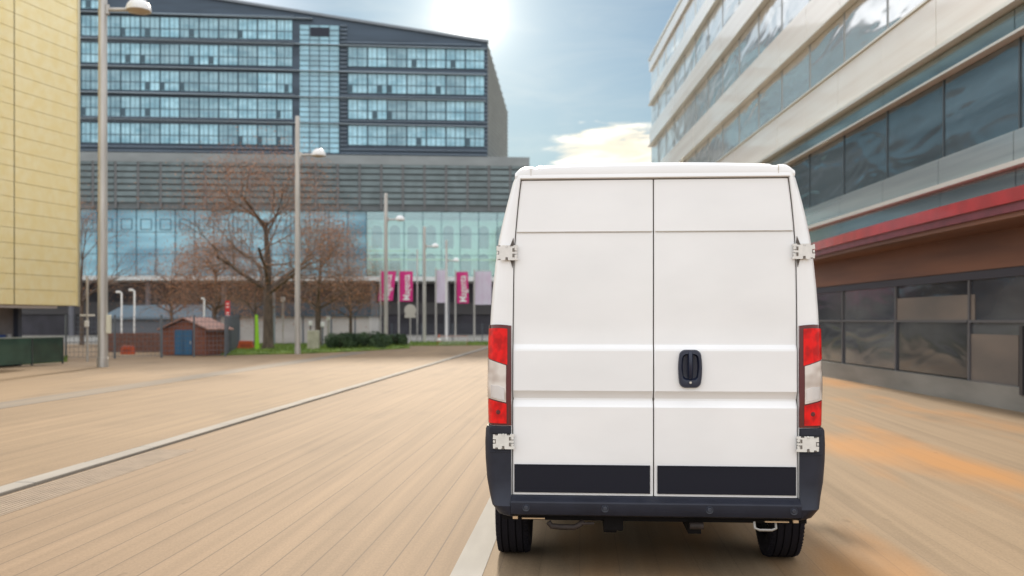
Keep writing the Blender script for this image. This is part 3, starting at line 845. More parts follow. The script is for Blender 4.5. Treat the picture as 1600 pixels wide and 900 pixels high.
while s < SR-.5:
    e1 = min(s+bay2, SR); m_ = cg if s > su(548) else band
    mb = MB(); mb.box(s+.03, e1-.03, -.62, -.55, ZG0+.02, ZG1-.02); o = mb.build('glass_panel', m_, off)
    if s < su(540):
        mb = MB(); c = (s+e1)/2; zc = ZG1-1.5; q = .55
        for (x0, x1, z0, z1) in ((c-q, c+q, zc-q, zc-q+.07), (c-q, c+q, zc+q-.07, zc+q), (c-q, c-q+.07, zc-q+.07, zc+q-.07), (c+q-.07, c+q, zc-q+.07, zc+q-.07)): mb.box(x0, x1, -.66, -.62, z0, z1)
        mb.build('vent_frame', sq, o)
    mb = MB()
    mb.box(s-.03, s+.03, -.70, -.54, ZG0, ZG1)
    for z in (8.2, 10.4): mb.box(s+.03, e1-.03, -.66, -.615, z-.025, z+.025)
    mb.build('mullion', sq, o)
    s += bay2; i += 1
# the pale arcade wall and rail, added to stand in for a reflected building
mb = MB(); a0 = su(546); n = 10; step = (SR-a0)/n
for fl, (z0, z1) in enumerate(((6.3, 8.7), (9.0, 11.6))):
    for k in range(n):
        x0 = a0+k*step; cx_ = x0+step/2; hwid = step*.30
        ring_in = []
        for q in range(9):
            t = math.pi*q/8; ring_in.append((cx_+hwid*math.cos(t), z1-.25-hwid*.9+hwid*.9*math.sin(t)))
        outer = [(x0+step, z1)]+[(x0+step-(step)*q/8, z1) for q in range(1, 8)]+[(x0, z1)]
        for q in range(8):
            a, b, c, d_ = ring_in[q], ring_in[q+1], outer[q+1], outer[q]
            mb.add([(a[0], .5, a[1]), (b[0], .5, b[1]), (c[0], .5, c[1]), (d_[0], .5, d_[1])], [(0, 1, 2, 3)])
        zsp = ring_in[0][1]
        mb.box(x0, cx_-hwid, .5, .8, z0, zsp); mb.box(cx_+hwid, x0+step, .5, .8, z0, zsp)
        mb.add([(x0, .5, zsp), (cx_-hwid, .5, zsp), (x0, .5, z1)], [(0, 1, 2)]); mb.add([(x0+step, .5, zsp), (cx_+hwid, .5, zsp), (x0+step, .5, z1)], [(0, 1, 2)])
        mb.box(x0, x0+step, .45, .9, z1, z1+.28)
mb.build('reflection_arcade', mat('reflection_pale', (.80, .85, .72), .6, var=.15, vscale=(.4, .4, .4)), off)
mb = MB(); mb.box(a0, SR, 2.6, 2.8, 6, 12.6); mb.build('reflection_wall', mat('reflection_green', (.05, .20, .15), .6, c2=(.03, .07, .08), vscale=(.35, 1, .5)), off)
mb = MB(); mb.box(a0-1, SR, -.45, .4, 7.7, 7.85); mb.box(su(560), su(640), -.45, -.2, 8.6, 8.7); mb.build('reflection_rail', mat('yellow_rail', (.55, .60, .12), .5), off)
mb = MB(); mb.box(SL, a0-.3, -.54, .2, ZG0, ZG1); mb.build('inner_wall', frame_m, off)
# slab edge and ground storey
mb = MB(); mb.box(SL, SR+.3, -1.5, 13, 5.55, 5.98); mb.build('floor_slab', mat('slab_white', (.60, .62, .60), .6), off)
mb = MB(); mb.box(SL, SR, 5, 12, 0, 5.5); mb.build('ground_floor_wall', mat('ground_dark', (.045, .042, .055), .5, var=.4, vscale=(.5, 1, .4)), off)
mb = MB(); mb.box(SL, SR, 4.6, 4.95, 2.2, 3.5); mb.build('fascia_band', mat('fascia_grey', (.10, .095, .10), .6), off)
mb = MB(); s = SL+3
while s < SR:
    mb = MB(); mb.tube([(s, .2, 0), (s, .2, 5.55)], .28, 12); mb.build('column', bpy.data.materials.get('col_dark') or mat('col_dark', (.14, .14, .16), .6), off, smooth=60); s += 7.5

# ------------------------------------------------------------------ RIGHT BUILDING
XR = 8.9; Y0, Y1 = 8.0, 62.0; ZR = 18.3
rb = empty('glass_office_building', (XR, Y0, 0), 0)
tag(rb, 'long pale glass fronted building with red canopy right of the van', 'building')
# local frame: x = depth into the building, y = along the street
LY = Y1-Y0
mb = MB(); mb.box(.12, 16, 0, LY, 3.3, ZR-.1); mb.build('wall', mat('inner_slate', (.10, .115, .12), .5), rb)
cream = mat('cream_spandrel', (.90, .87, .80), .22, .0, c2=(.80, .74, .66), vscale=(1, .10, 3), spec=.8, detail=5, coat=.6)
greyp = mat('grey_spandrel', (.50, .55, .54), .2, .5, c2=(.34, .39, .40), vscale=(1, .10, 4), spec=.8, detail=5, coat=.6)
teal = mat('teal_spandrel', (.30, .38, .38), .18, .6, c2=(.16, .22, .24), vscale=(1, .12, 4), spec=.8, detail=5, coat=.5)
def wavy(m_, strength, sc3):
    t = m_.node_tree; p = t.nodes['Principled BSDF']; tcn = t.nodes.new('ShaderNodeTexCoord'); mp = t.nodes.new('ShaderNodeMapping'); mp.inputs['Scale'].default_value = sc3
    nb = t.nodes.new('ShaderNodeTexNoise'); nb.inputs['Scale'].default_value = 1; nb.inputs['Detail'].default_value = 2
    t.links.new(tcn.outputs['Object'], mp.inputs[0]); t.links.new(mp.outputs[0], nb.inputs[0])
    bp = t.nodes.new('ShaderNodeBump'); bp.inputs['Strength'].default_value = strength; bp.inputs['Distance'].default_value = .10
    mp.inputs['Rotation'].default_value = (R(18), 0, 0); nb.inputs['Distortion'].default_value = .6
    t.links.new(nb.outputs['Fac'], bp.inputs['Height']); t.links.new(bp.outputs[0], p.inputs['Normal']); return m_
rglass_dark = wavy(mat('street_glass', (.28, .33, .36), .14, .8, c2=(.15, .18, .20), vscale=(1, .07, 1.3), rnd=.12, detail=5), .9, (1, .30, .9))
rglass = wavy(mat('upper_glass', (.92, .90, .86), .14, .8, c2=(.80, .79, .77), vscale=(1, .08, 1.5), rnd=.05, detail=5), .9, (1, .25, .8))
soft_frame = mat('soft_frame', (.34, .36, .36), .4, .3)
dark_frame = mat('slate_frame', (.07, .09, .10), .4, .3)
finm = mat('fin_pale', (.66, .66, .60), .3, .3)
bandsR = [('s', 3.72, 4.28, teal, .04), ('s', 4.40, 4.95, greyp, .0), ('w', 4.98, 6.60, rglass_dark, .10), ('s', 6.66, 7.10, teal, .02), ('s', 7.22, 8.35, cream, -.05),
          ('w', 8.40, 9.90, rglass, .10), ('s', 9.95, 11.1, cream, .0), ('w', 11.15, 12.75, rglass, .10), ('s', 12.8, 13.9, cream, .0), ('w', 13.95, 15.4, rglass, .10), ('s', 15.45, 16.3, cream, .0), ('w', 16.32, 17.6, rglass, .08), ('s', 17.62, ZR, cream, -.03)]
NB = 18; bl = LY/NB
for kind, z0, z1, m_, x in bandsR:
    if kind == 's':
        mb = MB()
        for i in range(NB): mb.box(x-.02+random.uniform(-.004, .004), .2, i*bl+.01, (i+1)*bl-.01, z0, z1)
        mb.build('spandrel', m_, rb)
    else:
        for i in range(NB):
            mb = MB(); mb.box(x, x+.06, i*bl+.03, (i+1)*bl-.03, z0, z1); o = mb.build('window', m_, rb)
            if z0 > 15.5 or i > 2:
                mb = MB(); mb.box(x-.02, x+.02, i*bl-.025, i*bl+.025, z0, z1); mb.build('frame', finm if z0 > 15 else (soft_frame if z0 > 7 else dark_frame), o)
mb = MB()
for z, o_, t_ in ((4.29, -.16, .09), (6.61, -.12, .05), (7.12, -.22, .08), (8.36, -.12, .05), (9.91, -.14, .05), (12.76, -.14, .05), (15.41, -.12, .05)): mb.box(o_, .1, 0, LY, z, z+t_)
mb.build('fin', finm, rb)
mb = MB(); mb.box(-.1, 16.1, -.05, LY+.05, ZR, ZR+.15); mb.build('coping', finm, rb)
# end wall of the far end
# canopy: curved slab bulging over the pavement
red = mat('red_fascia', (.36, .012, .016), .35, coat=.4, var=.15, vscale=(2, 2, 2)); brown = mat('brown_soffit', (.20, .085, .05), .5, c2=(.12, .05, .035), vscale=(2, .15, 2))
def bulge(y):   # y world
    t = (y-8)/30.0
    return 0 if t >= 1 else 1.05*math.cos(min(1, max(-.2, (y-16)/19))*math.pi/2)**.8
ys = [8+i*.5 for i in range(55)]
def strip(offs, z0, z1, name, m_, thick=.08):
    mb = MB(); vs = []
    for y in ys:
        b = bulge(y)+.02
        vs += [(-b-offs, y-Y0, z0), (-b-offs, y-Y0, z1), (.0, y-Y0, z1), (.0, y-Y0, z0)]
    fs = [(i*4+j, (i+1)*4+j, (i+1)*4+(j+1) % 4, i*4+(j+1) % 4) for i in range(len(ys)-1) for j in range(4)]
    fs += [(0, 1, 2, 3), tuple(reversed(range(len(vs)-4, len(vs))))]
    mb.add(vs, fs); return mb.build(name, m_, rb, smooth=30)
strip(.05, 3.44, 3.66, 'canopy_fascia', red)
strip(.0, 3.30, 3.44, 'canopy_trim', mat('purple_trim', (.16, .035, .05), .4, var=.2, vscale=(3, 3, 3)))
strip(-.06, 3.22, 3.298, 'canopy_soffit', brown)
# brown timber wall band then street level shopfronts
mb = MB(); mb.box(-.02, .3, 0, LY, 2.55, 3.22); mb.build('timber_band', brown, rb)
mb = MB(); mb.box(.02, .3, 0, LY, 2.38, 2.55); mb.build('sign_rail', mat('rail_dark', (.03, .03, .05), .5), rb)
shop = wavy(mat('shop_glass', (.17, .18, .19), .12, .6, c2=(.07, .08, .10), vscale=(1, .25, 1.2), rnd=.3, detail=4), .3, (1, .4, 1))
panel = mat('beige_panel', (.17, .14, .12), .4, c2=(.10, .09, .085), vscale=(1, .3, 1))
plinth = mat('plinth_stone', (.20, .19, .17), .7, var=.15, vscale=(.5, .5, 2))
n = 15; bl2 = LY/n
for i in range(n):
    a, b = i*bl2, (i+1)*bl2
    mb = MB(); mb.box(.08, .16, a+.06, b-.06, .45, 2.38); o = mb.build('shop_window', shop, rb)
    mb = MB(); mb.box(.04, .2, a-.04, a+.04, .4, 2.38); mb.box(.03, .2, a+.06, b-.06, 1.55, 1.60); mb.build('frame', mat('shop_frame', (.09, .09, .10), .5) if i == 0 else bpy.data.materials['shop_frame'], o)
for (a_, b_, z0, z1) in ((17.0, 18.9, .42, 1.33), (18.6, 22.4, 1.58, 2.10)):
    mb = MB(); mb.box(.065, .15, a_-Y0, b_-Y0, z0, z1); mb.build('wall_panel', panel, rb)
mb = MB(); mb.box(-.06, .3, 0, LY, 0, .42); mb.build('plinth', plinth, rb)
mb = MB(); mb.box(-.10, -.04, 16.55-Y0, 16.66-Y0, .3, 1.5); mb.build('door_post', mat('door_post', (.03, .03, .035), .4), rb)

# ------------------------------------------------------------------ LAMP POSTS
steel = mat('galvanised_steel', (.50, .48, .45), .42, .55, var=.12, vscale=(6, 6, .6))
white_shade = mat('lamp_white', (.80, .80, .78), .3)
bowl = mat('lamp_bowl', (.55, .46, .36), .5)
def lamp_post(px, Y, top_py, arm_py, r_px, head_dx, label):
    x = gx(px, Y); H = gz(top_py, Y); ha = gz(arm_py, Y)
    root = empty('street_lamp', (x, Y, 0)); tag(root, label, 'street lamp', 'street lamps along the left side of the road')
    r = r_px/F*Y/2
    mb = MB(); mb.tube([(0, 0, 0), (0, 0, .35), (0, 0, .36), (0, 0, H)], [r*1.12, r*1.12, r, r*.82], 16); mb.lathe([(r*.83, H), (r*.7, H+.04), (0, H+.05)], 16)
    mb.build('pole', steel, root, smooth=50)
    hx = head_dx/F*Y
    R_ = .80*hx*.42
    mb = MB(); mb.tube([(r*.5, 0, ha), (hx-R_*.3, 0, ha)], r*.42, 8); mb.tube([(r*.95, 0, ha-r*1.0), (r*.95, 0, ha+r*1.0)], r*.5, 8); mb.build('arm', steel, root, smooth=50)
    mb = MB(); prof = []
    for k in range(9):
        a = R(90*k/8); prof.append((R_*math.cos(a), R_*.95*math.sin(a)))
    prof = [(R_*.93, -.02), (R_*1.0, -.03), (R_*1.01, 0)]+prof
    mb.lathe(prof, 28, 'Z', (hx, 0, ha-.02)); mb.build('lamp_shade', white_shade, root, smooth=60)
    mb = MB(); mb.lathe([(0, -.03-R_*.16), (R_*.55, -.03-R_*.12), (R_*.93, -.02)], 24, 'Z', (hx, 0, ha-.02)); mb.build('lamp_bowl', bowl, root, smooth=60)
    return root
lamp_post(160.5, 32, -95, 15, 15, 56, 'tallest grey street lamp standing beside the gold building')
lamp_post(465, 44, 183, 242, 8.5, 33, 'grey street lamp standing in front of the large bare tree')
lamp_post(603, 56, 303, 343, 6.5, 22, 'grey street lamp between the clipped bush and the first flag')
lamp_post(663, 63, 355, 385, 5.4, 17, 'grey street lamp between the two middle flags')
lamp_post(697.5, 68, 376, 407, 4.2, 15, 'shortest grey street lamp, over the pale flag')
# cream box strapped to the first lamp post
mb = MB(); mb.box(-.06, .06, -.08, .08, 0, .62); o = mb.build('meter_box', mat('cream_box', (.66, .64, .50), .5), None, bevel=.015); o.location = (gx(170, 32), 32, gz(521, 32)); tag(o, 'cream box strapped to the side of the tallest lamp post', 'box')
# small distant white lamps
def small_lamp(px, Y, top_py, label, arm=-6):
    root = empty('yard_lamp', (gx(px, Y), Y, 0)); tag(root, label, 'street lamp', 'small pale lamps behind the fence')
    H = gz(top_py, Y); q = arm/F*Y
    mb = MB(); mb.tube([(0, 0, 0), (0, 0, H), (q*.5, 0, H+.06)], .055, 8); mb.build('pole', white_shade, root, smooth=60)
    mb = MB(); mb.box(min(q*1.4, q*.3), max(q*1.4, q*.3), -.1, .1, H+.0, H+.13); mb.build('lamp_head', white_shade, root, bevel=.04)
small_lamp(190, 55, 458, 'small pale lamp behind the fence, left one of the pair')
small_lamp(210, 55, 455, 'small pale lamp behind the fence, right one of the pair')
small_lamp(319, 55, 468, 'small pale lamp rising behind the shed roof', -3)
# crossbar pole left of the first lamp
root = empty('crossbar_pole', (gx(136.5, 36), 36, 0)); tag(root, 'thin pale pole with a crossbar and hanging white box, left of tallest lamp', 'pole')
mb = MB(); mb.tube([(0, 0, 0), (0, 0, gz(432, 36))], .045, 8); mb.build('pole', steel, root, smooth=60)
mb = MB(); mb.box(-.27, .27, -.03, .03, gz(494, 36), gz(491, 36)); mb.build('crossbar', white_shade, root)
mb = MB(); mb.box(-.09, .09, -.08, -.03, gz(511, 36), gz(501, 36)); mb.build('box', white_shade, root, bevel=.03)

# ------------------------------------------------------------------ TREES
bark = mat('bark', (.115, .085, .065), .9, var=.3, vscale=(6, 6, 2)); 
leafm = mat('dry_leaf', (.50, .25, .12), .8, c2=(.32, .15, .08), vscale=(.8, .8, .8), detail=2)
def tree(px, Y, base_z, trunk_h, H, spread, trunk_r, label, leaves, seed, depth=5, lean=0.0, leafc=leafm, low=0.0):
    rnd = random.Random(seed)
    root = empty('bare_tree', (gx(px, Y), Y, base_z)); tag(root, label, 'tree', 'bare trees on the verge')
    mb = MB(); tw = MB(); lf = MB()
    def branch(p, d, ln, r, lev):
        n = 4 if lev < 3 else 2
        pts = [p]; q = p
        for i in range(n):
            d = (d+Vector((rnd.uniform(-1, 1), rnd.uniform(-1, 1), rnd.uniform(-.6, .7)))*(.12 if lev < 2 else .25)).normalized()
            q = q+d*ln/n; pts.append(q)
        rr = [lerp(r, r*.55, i/n) for i in range(n+1)]
        (mb if lev < 2 else tw).tube(pts, rr, 7 if lev < 2 else (4 if lev < 4 else 3), caps=lev < 1)
        if lev >= depth:
            for _ in range(leaves):
                c = pts[-1]+Vector((rnd.gauss(0, 1), rnd.gauss(0, 1), rnd.gauss(0, 1)))*ln*.45
                a = Vector((rnd.uniform(-1, 1), rnd.uniform(-1, 1), rnd.uniform(-1, 1))).normalized()*rnd.uniform(.02, .045)
                b = a.cross(Vector((rnd.uniform(-1, 1), rnd.uniform(-1, 1), rnd.uniform(-1, 1)))).normalized()*rnd.uniform(.015, .035)
                lf.add([c-a, c-b, c+a, c+b], [(0, 1, 2, 3)])
            return
        nb = (5, 5, 4, 4, 3, 3)[lev]
        for i in range(nb):
            t = lerp(.35 if lev else .8, 1.0, (i+.5*rnd.random())/nb)
            k = min(n-1, int(t*n)); fp = pts[k].lerp(pts[k+1], min(1, t*n-k))
            az = i*2.4+rnd.uniform(-.5, .5); sp_ = rnd.uniform(.6, 1.15)*spread
            if lev == 0: sp_ = (rnd.uniform(.4, 1.4))*spread
            ax = d.cross(Vector((0, 0, 1))); ax = ax.normalized() if ax.length > .1 else Vector((1, 0, 0)); ay = d.cross(ax)
            nd = (d*1.0+(ax*math.cos(az)+ay*math.sin(az))*sp_+Vector((0, 0, .05))).normalized()
            branch(fp, nd, ln*rnd.uniform(.62, .80), rr[min(n, k+1)]*.62, lev+1)
    L1 = (H-trunk_h)*.42
    top = Vector((lean, 0, trunk_h))
    tp = [Vector((0, 0, -.1)), Vector((0, 0, .25)), Vector((lean*.4, 0, trunk_h*.5)), top]
    mb.tube(tp, [trunk_r*1.45, trunk_r*1.05, trunk_r*.95, trunk_r*.85], 12)
    branch(top, Vector((lean*.2, 0, 1)).normalized(), L1, trunk_r*.75, 0)
    for i in range(5):
        az = i*2.51+seed+rnd.uniform(-.4, .4); branch(top-Vector((0, 0, .15*i)), Vector((math.cos(az), math.sin(az)*.8, .55)).normalized(), L1*.95, trunk_r*.45, 1)
    mb.build('trunk', bark, root, smooth=60, fix=False)
    tag(tw.build('twigs', mat('twig', (.20, .14, .105), .9) if 'twig' not in bpy.data.materials else bpy.data.materials['twig'], root, fix=False), kind=None)
    if leaves: lf.build('leaves', leafc, root, fix=False)
    return root
tree(419, 50, .1, 3.3, 11.2, 1.15, .27, 'tallest bare tree with a thick trunk beside the green board', 7, 11)
tree(497, 57, .1, 2.6, 8.4, 1.25, .19, 'bare reddish tree right of the second street lamp', 5, 5)
tree(335, 60, 0, 2.4, 8.0, 1.5, .17, 'bare rust brown tree behind the shed', 7, 23)
tree(548, 58, .1, 2.2, 5.4, 1.0, .11, 'small slender bare tree rising from the clipped bush', 3, 31, depth=4)
tree(399, 55, .1, 2.3, 5.4, 1.0, .08, 'slim bare sapling directly behind the green board', 2, 41, depth=4)
tree(128, 60, 0, 3.0, 9.6, .6, .13, 'bare tree with orange leaves half hidden by the gold building', 3, 51, depth=4)
tree(268, 63, 0, 2.4, 6.6, 1.1, .11, 'bare rust brown tree left of the shed roof', 4, 61, depth=4)

# ------------------------------------------------------------------ BUSHES
bushm = mat('bush_leaf', (.075, .125, .05), .8, c2=(.03, .06, .028), vscale=(2, 2, 2), rnd=.1)
def bush(px0, px1, Y, top_py, label):
    rnd = random.Random(int(px0)); x0, x1 = gx(px0, Y), gx(px1, Y); H = gz(top_py, Y); c = (x0+x1)/2; W_ = (x1-x0)/2
    root = empty('bush', (c, Y, 0)); tag(root, label, 'bush')
    lf = MB(); st = MB()
    for _ in range(11):
        a = rnd.uniform(0, 6.28); st.tube([(0, 0, .05), (W_*.5*math.cos(a), .6*math.sin(a), H*.45), (W_*.8*math.cos(a), 1.0*math.sin(a), H*.75)], [.03, .02, .01], 5)
    st.build('stems', bark, root)
    lumps = [(rnd.uniform(-.75, .75)*W_, rnd.uniform(-.8, .8), rnd.uniform(.3, .60)*H, rnd.uniform(.35, .55)) for _ in range(8)]
    for _ in range(7000):
        lx, ly, lz, lr = rnd.choice(lumps)
        d = Vector((rnd.gauss(0, 1), rnd.gauss(0, 1), rnd.gauss(0, 1))).normalized()*(rnd.random()**.4)
        p = Vector((lx+d.x*W_*lr, ly+d.y*.9, lz+d.z*H*.42))
        if p.z < .02 or p.z > H*1.03: continue
        a = Vector((rnd.uniform(-1, 1), rnd.uniform(-1, 1), rnd.uniform(-1, 1))).normalized()*rnd.uniform(.03, .06)
        b = a.cross(Vector((rnd.uniform(-1, 1), rnd.uniform(-1, 1), rnd.uniform(-1, 1)))).normalized()*.03
        lf.add([p-a, p-b, p+a, p+b], [(0, 1, 2, 3)])
    lf.build('foliage', bushm, root, fix=False)
bush(505, 556, 51, 518, 'dark green clipped bush right of the concrete block, left half of the pair')
bush(548, 605, 52.5, 516, 'dark green clipped bush against the third street lamp')
bush(607, 634, 57, 519, 'dim olive bush just right of the third street lamp')

# ------------------------------------------------------------------ SHED, FENCE AND LOW THINGS
sh = empty('garden_shed', (gx(288, 42), 42, .05), R(-12)); tag(sh, 'small brick red timber shed with blue doors behind the fence', 'shed')
brickm = mat('shed_boards', (.27, .10, .06), .75, c2=(.19, .07, .05), vscale=(3, 3, 14))
W_, D_, hw_, hr = 1.02, 2.0, 1.12, 1.62
mb = MB(); mb.prism([(-W_, 0), (W_, 0), (W_, hw_), (0, hr-.06), (-W_, hw_)], 0, D_)
for i in range(9):
    z = .06+i*.125; mb.box(-W_-.012, W_+.012, -.016, -.0, z, z+.105)
    mb.box(W_+.0, W_+.016, 0, D_, z, z+.105)
mb.build('wall', brickm, sh)
mb = MB()
for s in (-1, 1):
    mb.add([(0, -.16, hr), (s*(W_+.22), -.16, hw_-.02), (s*(W_+.22), D_+.1, hw_-.02), (0, D_+.1, hr), (0, -.16, hr+.06), (s*(W_+.22), -.16, hw_+.04), (s*(W_+.22), D_+.1, hw_+.04), (0, D_+.1, hr+.06)], [(0, 1, 2, 3), (4, 5, 6, 7), (0, 1, 5, 4), (2, 3, 7, 6), (1, 2, 6, 5)])
mb.build('roof', mat('shed_roof', (.34, .19, .15), .7, var=.15), sh)
bl_ = mat('blue_door', (.03, .13, .27), .5, var=.12, vscale=(10, 1, 1))
for s in (-1, 1):
    mb = MB(); mb.box(min(s*.01, s*.42)-.02, max(s*.01, s*.42)-.02, -.05, -.018, .03, 1.12); d_ = mb.build('door', bl_, sh, bevel=.008)
    if s > 0:
        mb = MB(); mb.box(.32, .35, -.075, -.05, .5, .62); mb.build('handle', M['hinge'], d_)
fm = mat('fence_wire', (.12, .14, .16), .5, .5)
def fence_run(pA, pB, label, H=1.75, step=1.55, bars=9):
    A, B = Vector((*pA, 0)), Vector((*pB, 0)); d = B-A; Ln = d.length
    root = empty('mesh_fence', A, math.atan2(d.y, d.x)); tag(root, label, 'fence', 'dark mesh fences around the yard')
    n = max(1, round(Ln/step))
    for i in range(n+1):
        mb = MB(); x = Ln*i/n; mb.box(x-.035, x+.035, -.035, .035, 0, H+.06); mb.build('post', fm, root)
    for i in range(n):
        mb = MB(); x0, x1 = Ln*i/n+.035, Ln*(i+1)/n-.035
        for k in range(bars): z = .12+(H-.15)*k/(bars-1); mb.box(x0, x1, -.009, .009, z-.008, z+.008)
        k = x0+.1
        while k < x1: mb.box(k-.006, k+.006, -.016, -.010, .1, H); k += .16
        mb.build('wire_panel', fm, root)
fence_run((gx(103, 38), 38), (gx(252, 40), 40), 'dark wire mesh fence from the entrance to the shed')
fence_run((gx(253, 40), 40), (gx(352, 41), 41), 'dark wire mesh fence passing in front of the shed')
fence_run((gx(352, 41.2), 41.2), (gx(372, 52), 52), 'dark wire mesh fence turning back beside the grass')
fence_run((gx(612, 70), 70), (gx(800, 71), 71), 'distant dark railing behind the flagpoles', H=1.3, step=2.5, bars=6)
# low planter wall and orange-red barriers behind the fence
mb = MB(); mb.box(0, 4.4, 0, .3, 0, .95); 
for i in range(6): mb.box(-.01, 4.41, -.012, 0, .06+i*.155, .06+i*.155+.13)
o = mb.build('planter_wall', mat('red_brick', (.17, .085, .065), .85, var=.25, vscale=(6, 1, 14))); o.location = (gx(166, 47), 47, 0); tag(o, 'low reddish brick wall left of the shed behind the fence', 'wall')
orange = mat('orange_red', (.48, .085, .03), .5, var=.1)
def barrier(px0, px1, Y, h, label):
    root = empty('barrier_block', (gx((px0+px1)/2, Y), Y, .0)); tag(root, label, 'barrier', 'orange red blocks on the ground')
    w2 = (px1-px0)/2/F*Y
    mb = MB()
    poly = [(-w2, 0), (w2, 0), (w2, h*.3), (w2*.86, h*.75), (w2*.8, h), (-w2*.8, h), (-w2*.86, h*.75), (-w2, h*.3)]
    mb.prism(poly, -.16, .16); mb.build('block', orange, root, bevel=.03)
    mb = MB(); mb.box(-w2*.6, w2*.6, -.175, -.162, h*.45, h*.62); mb.build('strip', mat('barrier_strip', (.30, .06, .03), .5) if 'barrier_strip' not in bpy.data.materials else bpy.data.materials['barrier_strip'], root)
barrier(372, 397, 50, .52, 'orange red block on the grass beside the green board')
barrier(352, 371, 50.5, .36, 'lower dull red block beside the fence corner')
barrier(190, 210, 44, .42, 'orange red block on the ground before the brick wall')
# green leaning board
mb = MB(); mb.prism([(-.04, 0), (.19, 0), (.10, 1.75), (-.03, 1.78)], 0, .05); o = mb.build('green_board', mat('lime', (.30, .62, .03), .5)); o.location = (gx(399.5, 48.5), 48.5, .1); tag(o, 'tall narrow lime green board standing by the big tree trunk', 'board')
# red banner sign
root = empty('banner_sign', (gx(357, 46), 46, 0)); tag(root, 'narrow red vertical banner with white marks above the shed fence', 'sign')
mb = MB(); mb.tube([(.10, 0, 0), (.10, 0, gz(470, 46))], .03, 8); mb.build('pole', fm, root)
z0, z1 = gz(498, 46), gz(470, 46)
mb = MB(); mb.box(-.15, .08, -.02, .01, z0, z1); mb.build('panel', mat('sign_red', (.62, .03, .035), .5), root)
mb = MB()
for i, q in enumerate((.16, .30, .62, .80)): mb.box(-.10, .03, -.026, -.021, lerp(z0, z1, q), lerp(z0, z1, q)+.055)
mb.build('marks', white_shade, root)
# low white pavilion with slate band
pv = empty('low_pavilion', (gx(345, 66), 66, 0)); tag(pv, 'long low white walled pavilion with dark slate top behind the trees', 'building')
Lp = gx(577, 66)-gx(345, 66)
mb = MB(); mb.box(0, Lp, 0, 5, 0, 1.85); mb.build('wall', mat('pavilion_white', (.50, .48, .45), .7, var=.08, vscale=(.5, 1, 1)), pv)
mb = MB(); mb.box(-.15, Lp+.15, -.2, 5.2, 1.853, 2.78); mb.build('roof_band', mat('slate_band', (.055, .085, .115), .5, var=.15, vscale=(.5, 1, 1)), pv)
for q in (.12, .33, .55, .74, .90):
    mb = MB(); mb.box(Lp*q, Lp*q+.09, -.04, 0, 0, 1.85); mb.build('downpipe', mat('pipe_slate', (.10, .13, .16), .5) if 'pipe_slate' not in bpy.data.materials else bpy.data.materials['pipe_slate'], pv)
pv2 = empty('low_pavilion', (gx(160, 72), 72, 0)); tag(pv2, 'long low pavilion with pale blue sloping roof behind the shed', 'building')
Lp = gx(345, 72)-gx(160, 72)
mb = MB(); mb.box(0, Lp, 0, 4, 0, 1.7); mb.build('wall', mat('pav_dark', (.12, .125, .14), .7), pv2)
mb = MB(); mb.add([(-.2, -.3, 1.65), (Lp-.3, -.3, 1.65), (Lp+.2, 4.4, 2.75), (-.2, 4.4, 2.65), (-.2, -.3, 1.75), (Lp-.3, -.3, 1.75), (Lp+.2, 4.4, 2.87), (-.2, 4.4, 2.77)], [(0, 3, 2, 1), (4, 5, 6, 7), (0, 1, 5, 4), (1, 2, 6, 5), (0, 4, 7, 3), (2, 3, 7, 6)]); mb.build('roof', mat('pale_blue_roof', (.10, .135, .16), .5), pv2)
# concrete block, posts
mb = MB(); mb.box(-.28, .28, -.25, .25, 0, 1.02); o = mb.build('concrete_block', mat('concrete', (.44, .42, .33), .85, var=.15, vscale=(3, 3, 3)), bevel=.03); o.location = (gx(490, 49.5), 49.5, .05); tag(o, 'upright pale concrete block on the grass left of the bush', 'block')
def thin_post(px, Y, top, r, m_, label, cap=None):
    root = empty('post', (gx(px, Y), Y, 0)); root.name = 'thin_post'; tag(root, label, 'post')
    mb = MB(); mb.tube([(0, 0, 0), (0, 0, gz(top, Y))], r, 10); mb.build('shaft', m_, root, smooth=60)
    if cap:
        mb = MB(); H = gz(top, Y); mb.box(-cap, cap, -.08, .08, H-.02, H+.25); mb.build('head', white_shade, root, bevel=.03)
thin_post(427.5, 60, 456, .11, mat('blue_grey_steel', (.30, .34, .38), .4, .3), 'thick blue grey post just right of the large tree trunk')
thin_post(442, 61, 470, .07, steel, 'thin pale post between the blue grey post and second lamp', .13)
thin_post(513, 60, 500, .09, steel, 'short pale post with white lamp box behind the bush', .12)
thin_post(485, 55, 508, .05, fm, 'short dark post beside the concrete block', .10)
thin_post(504, 55, 510, .05, fm, 'short dark post left of the bush', .10)

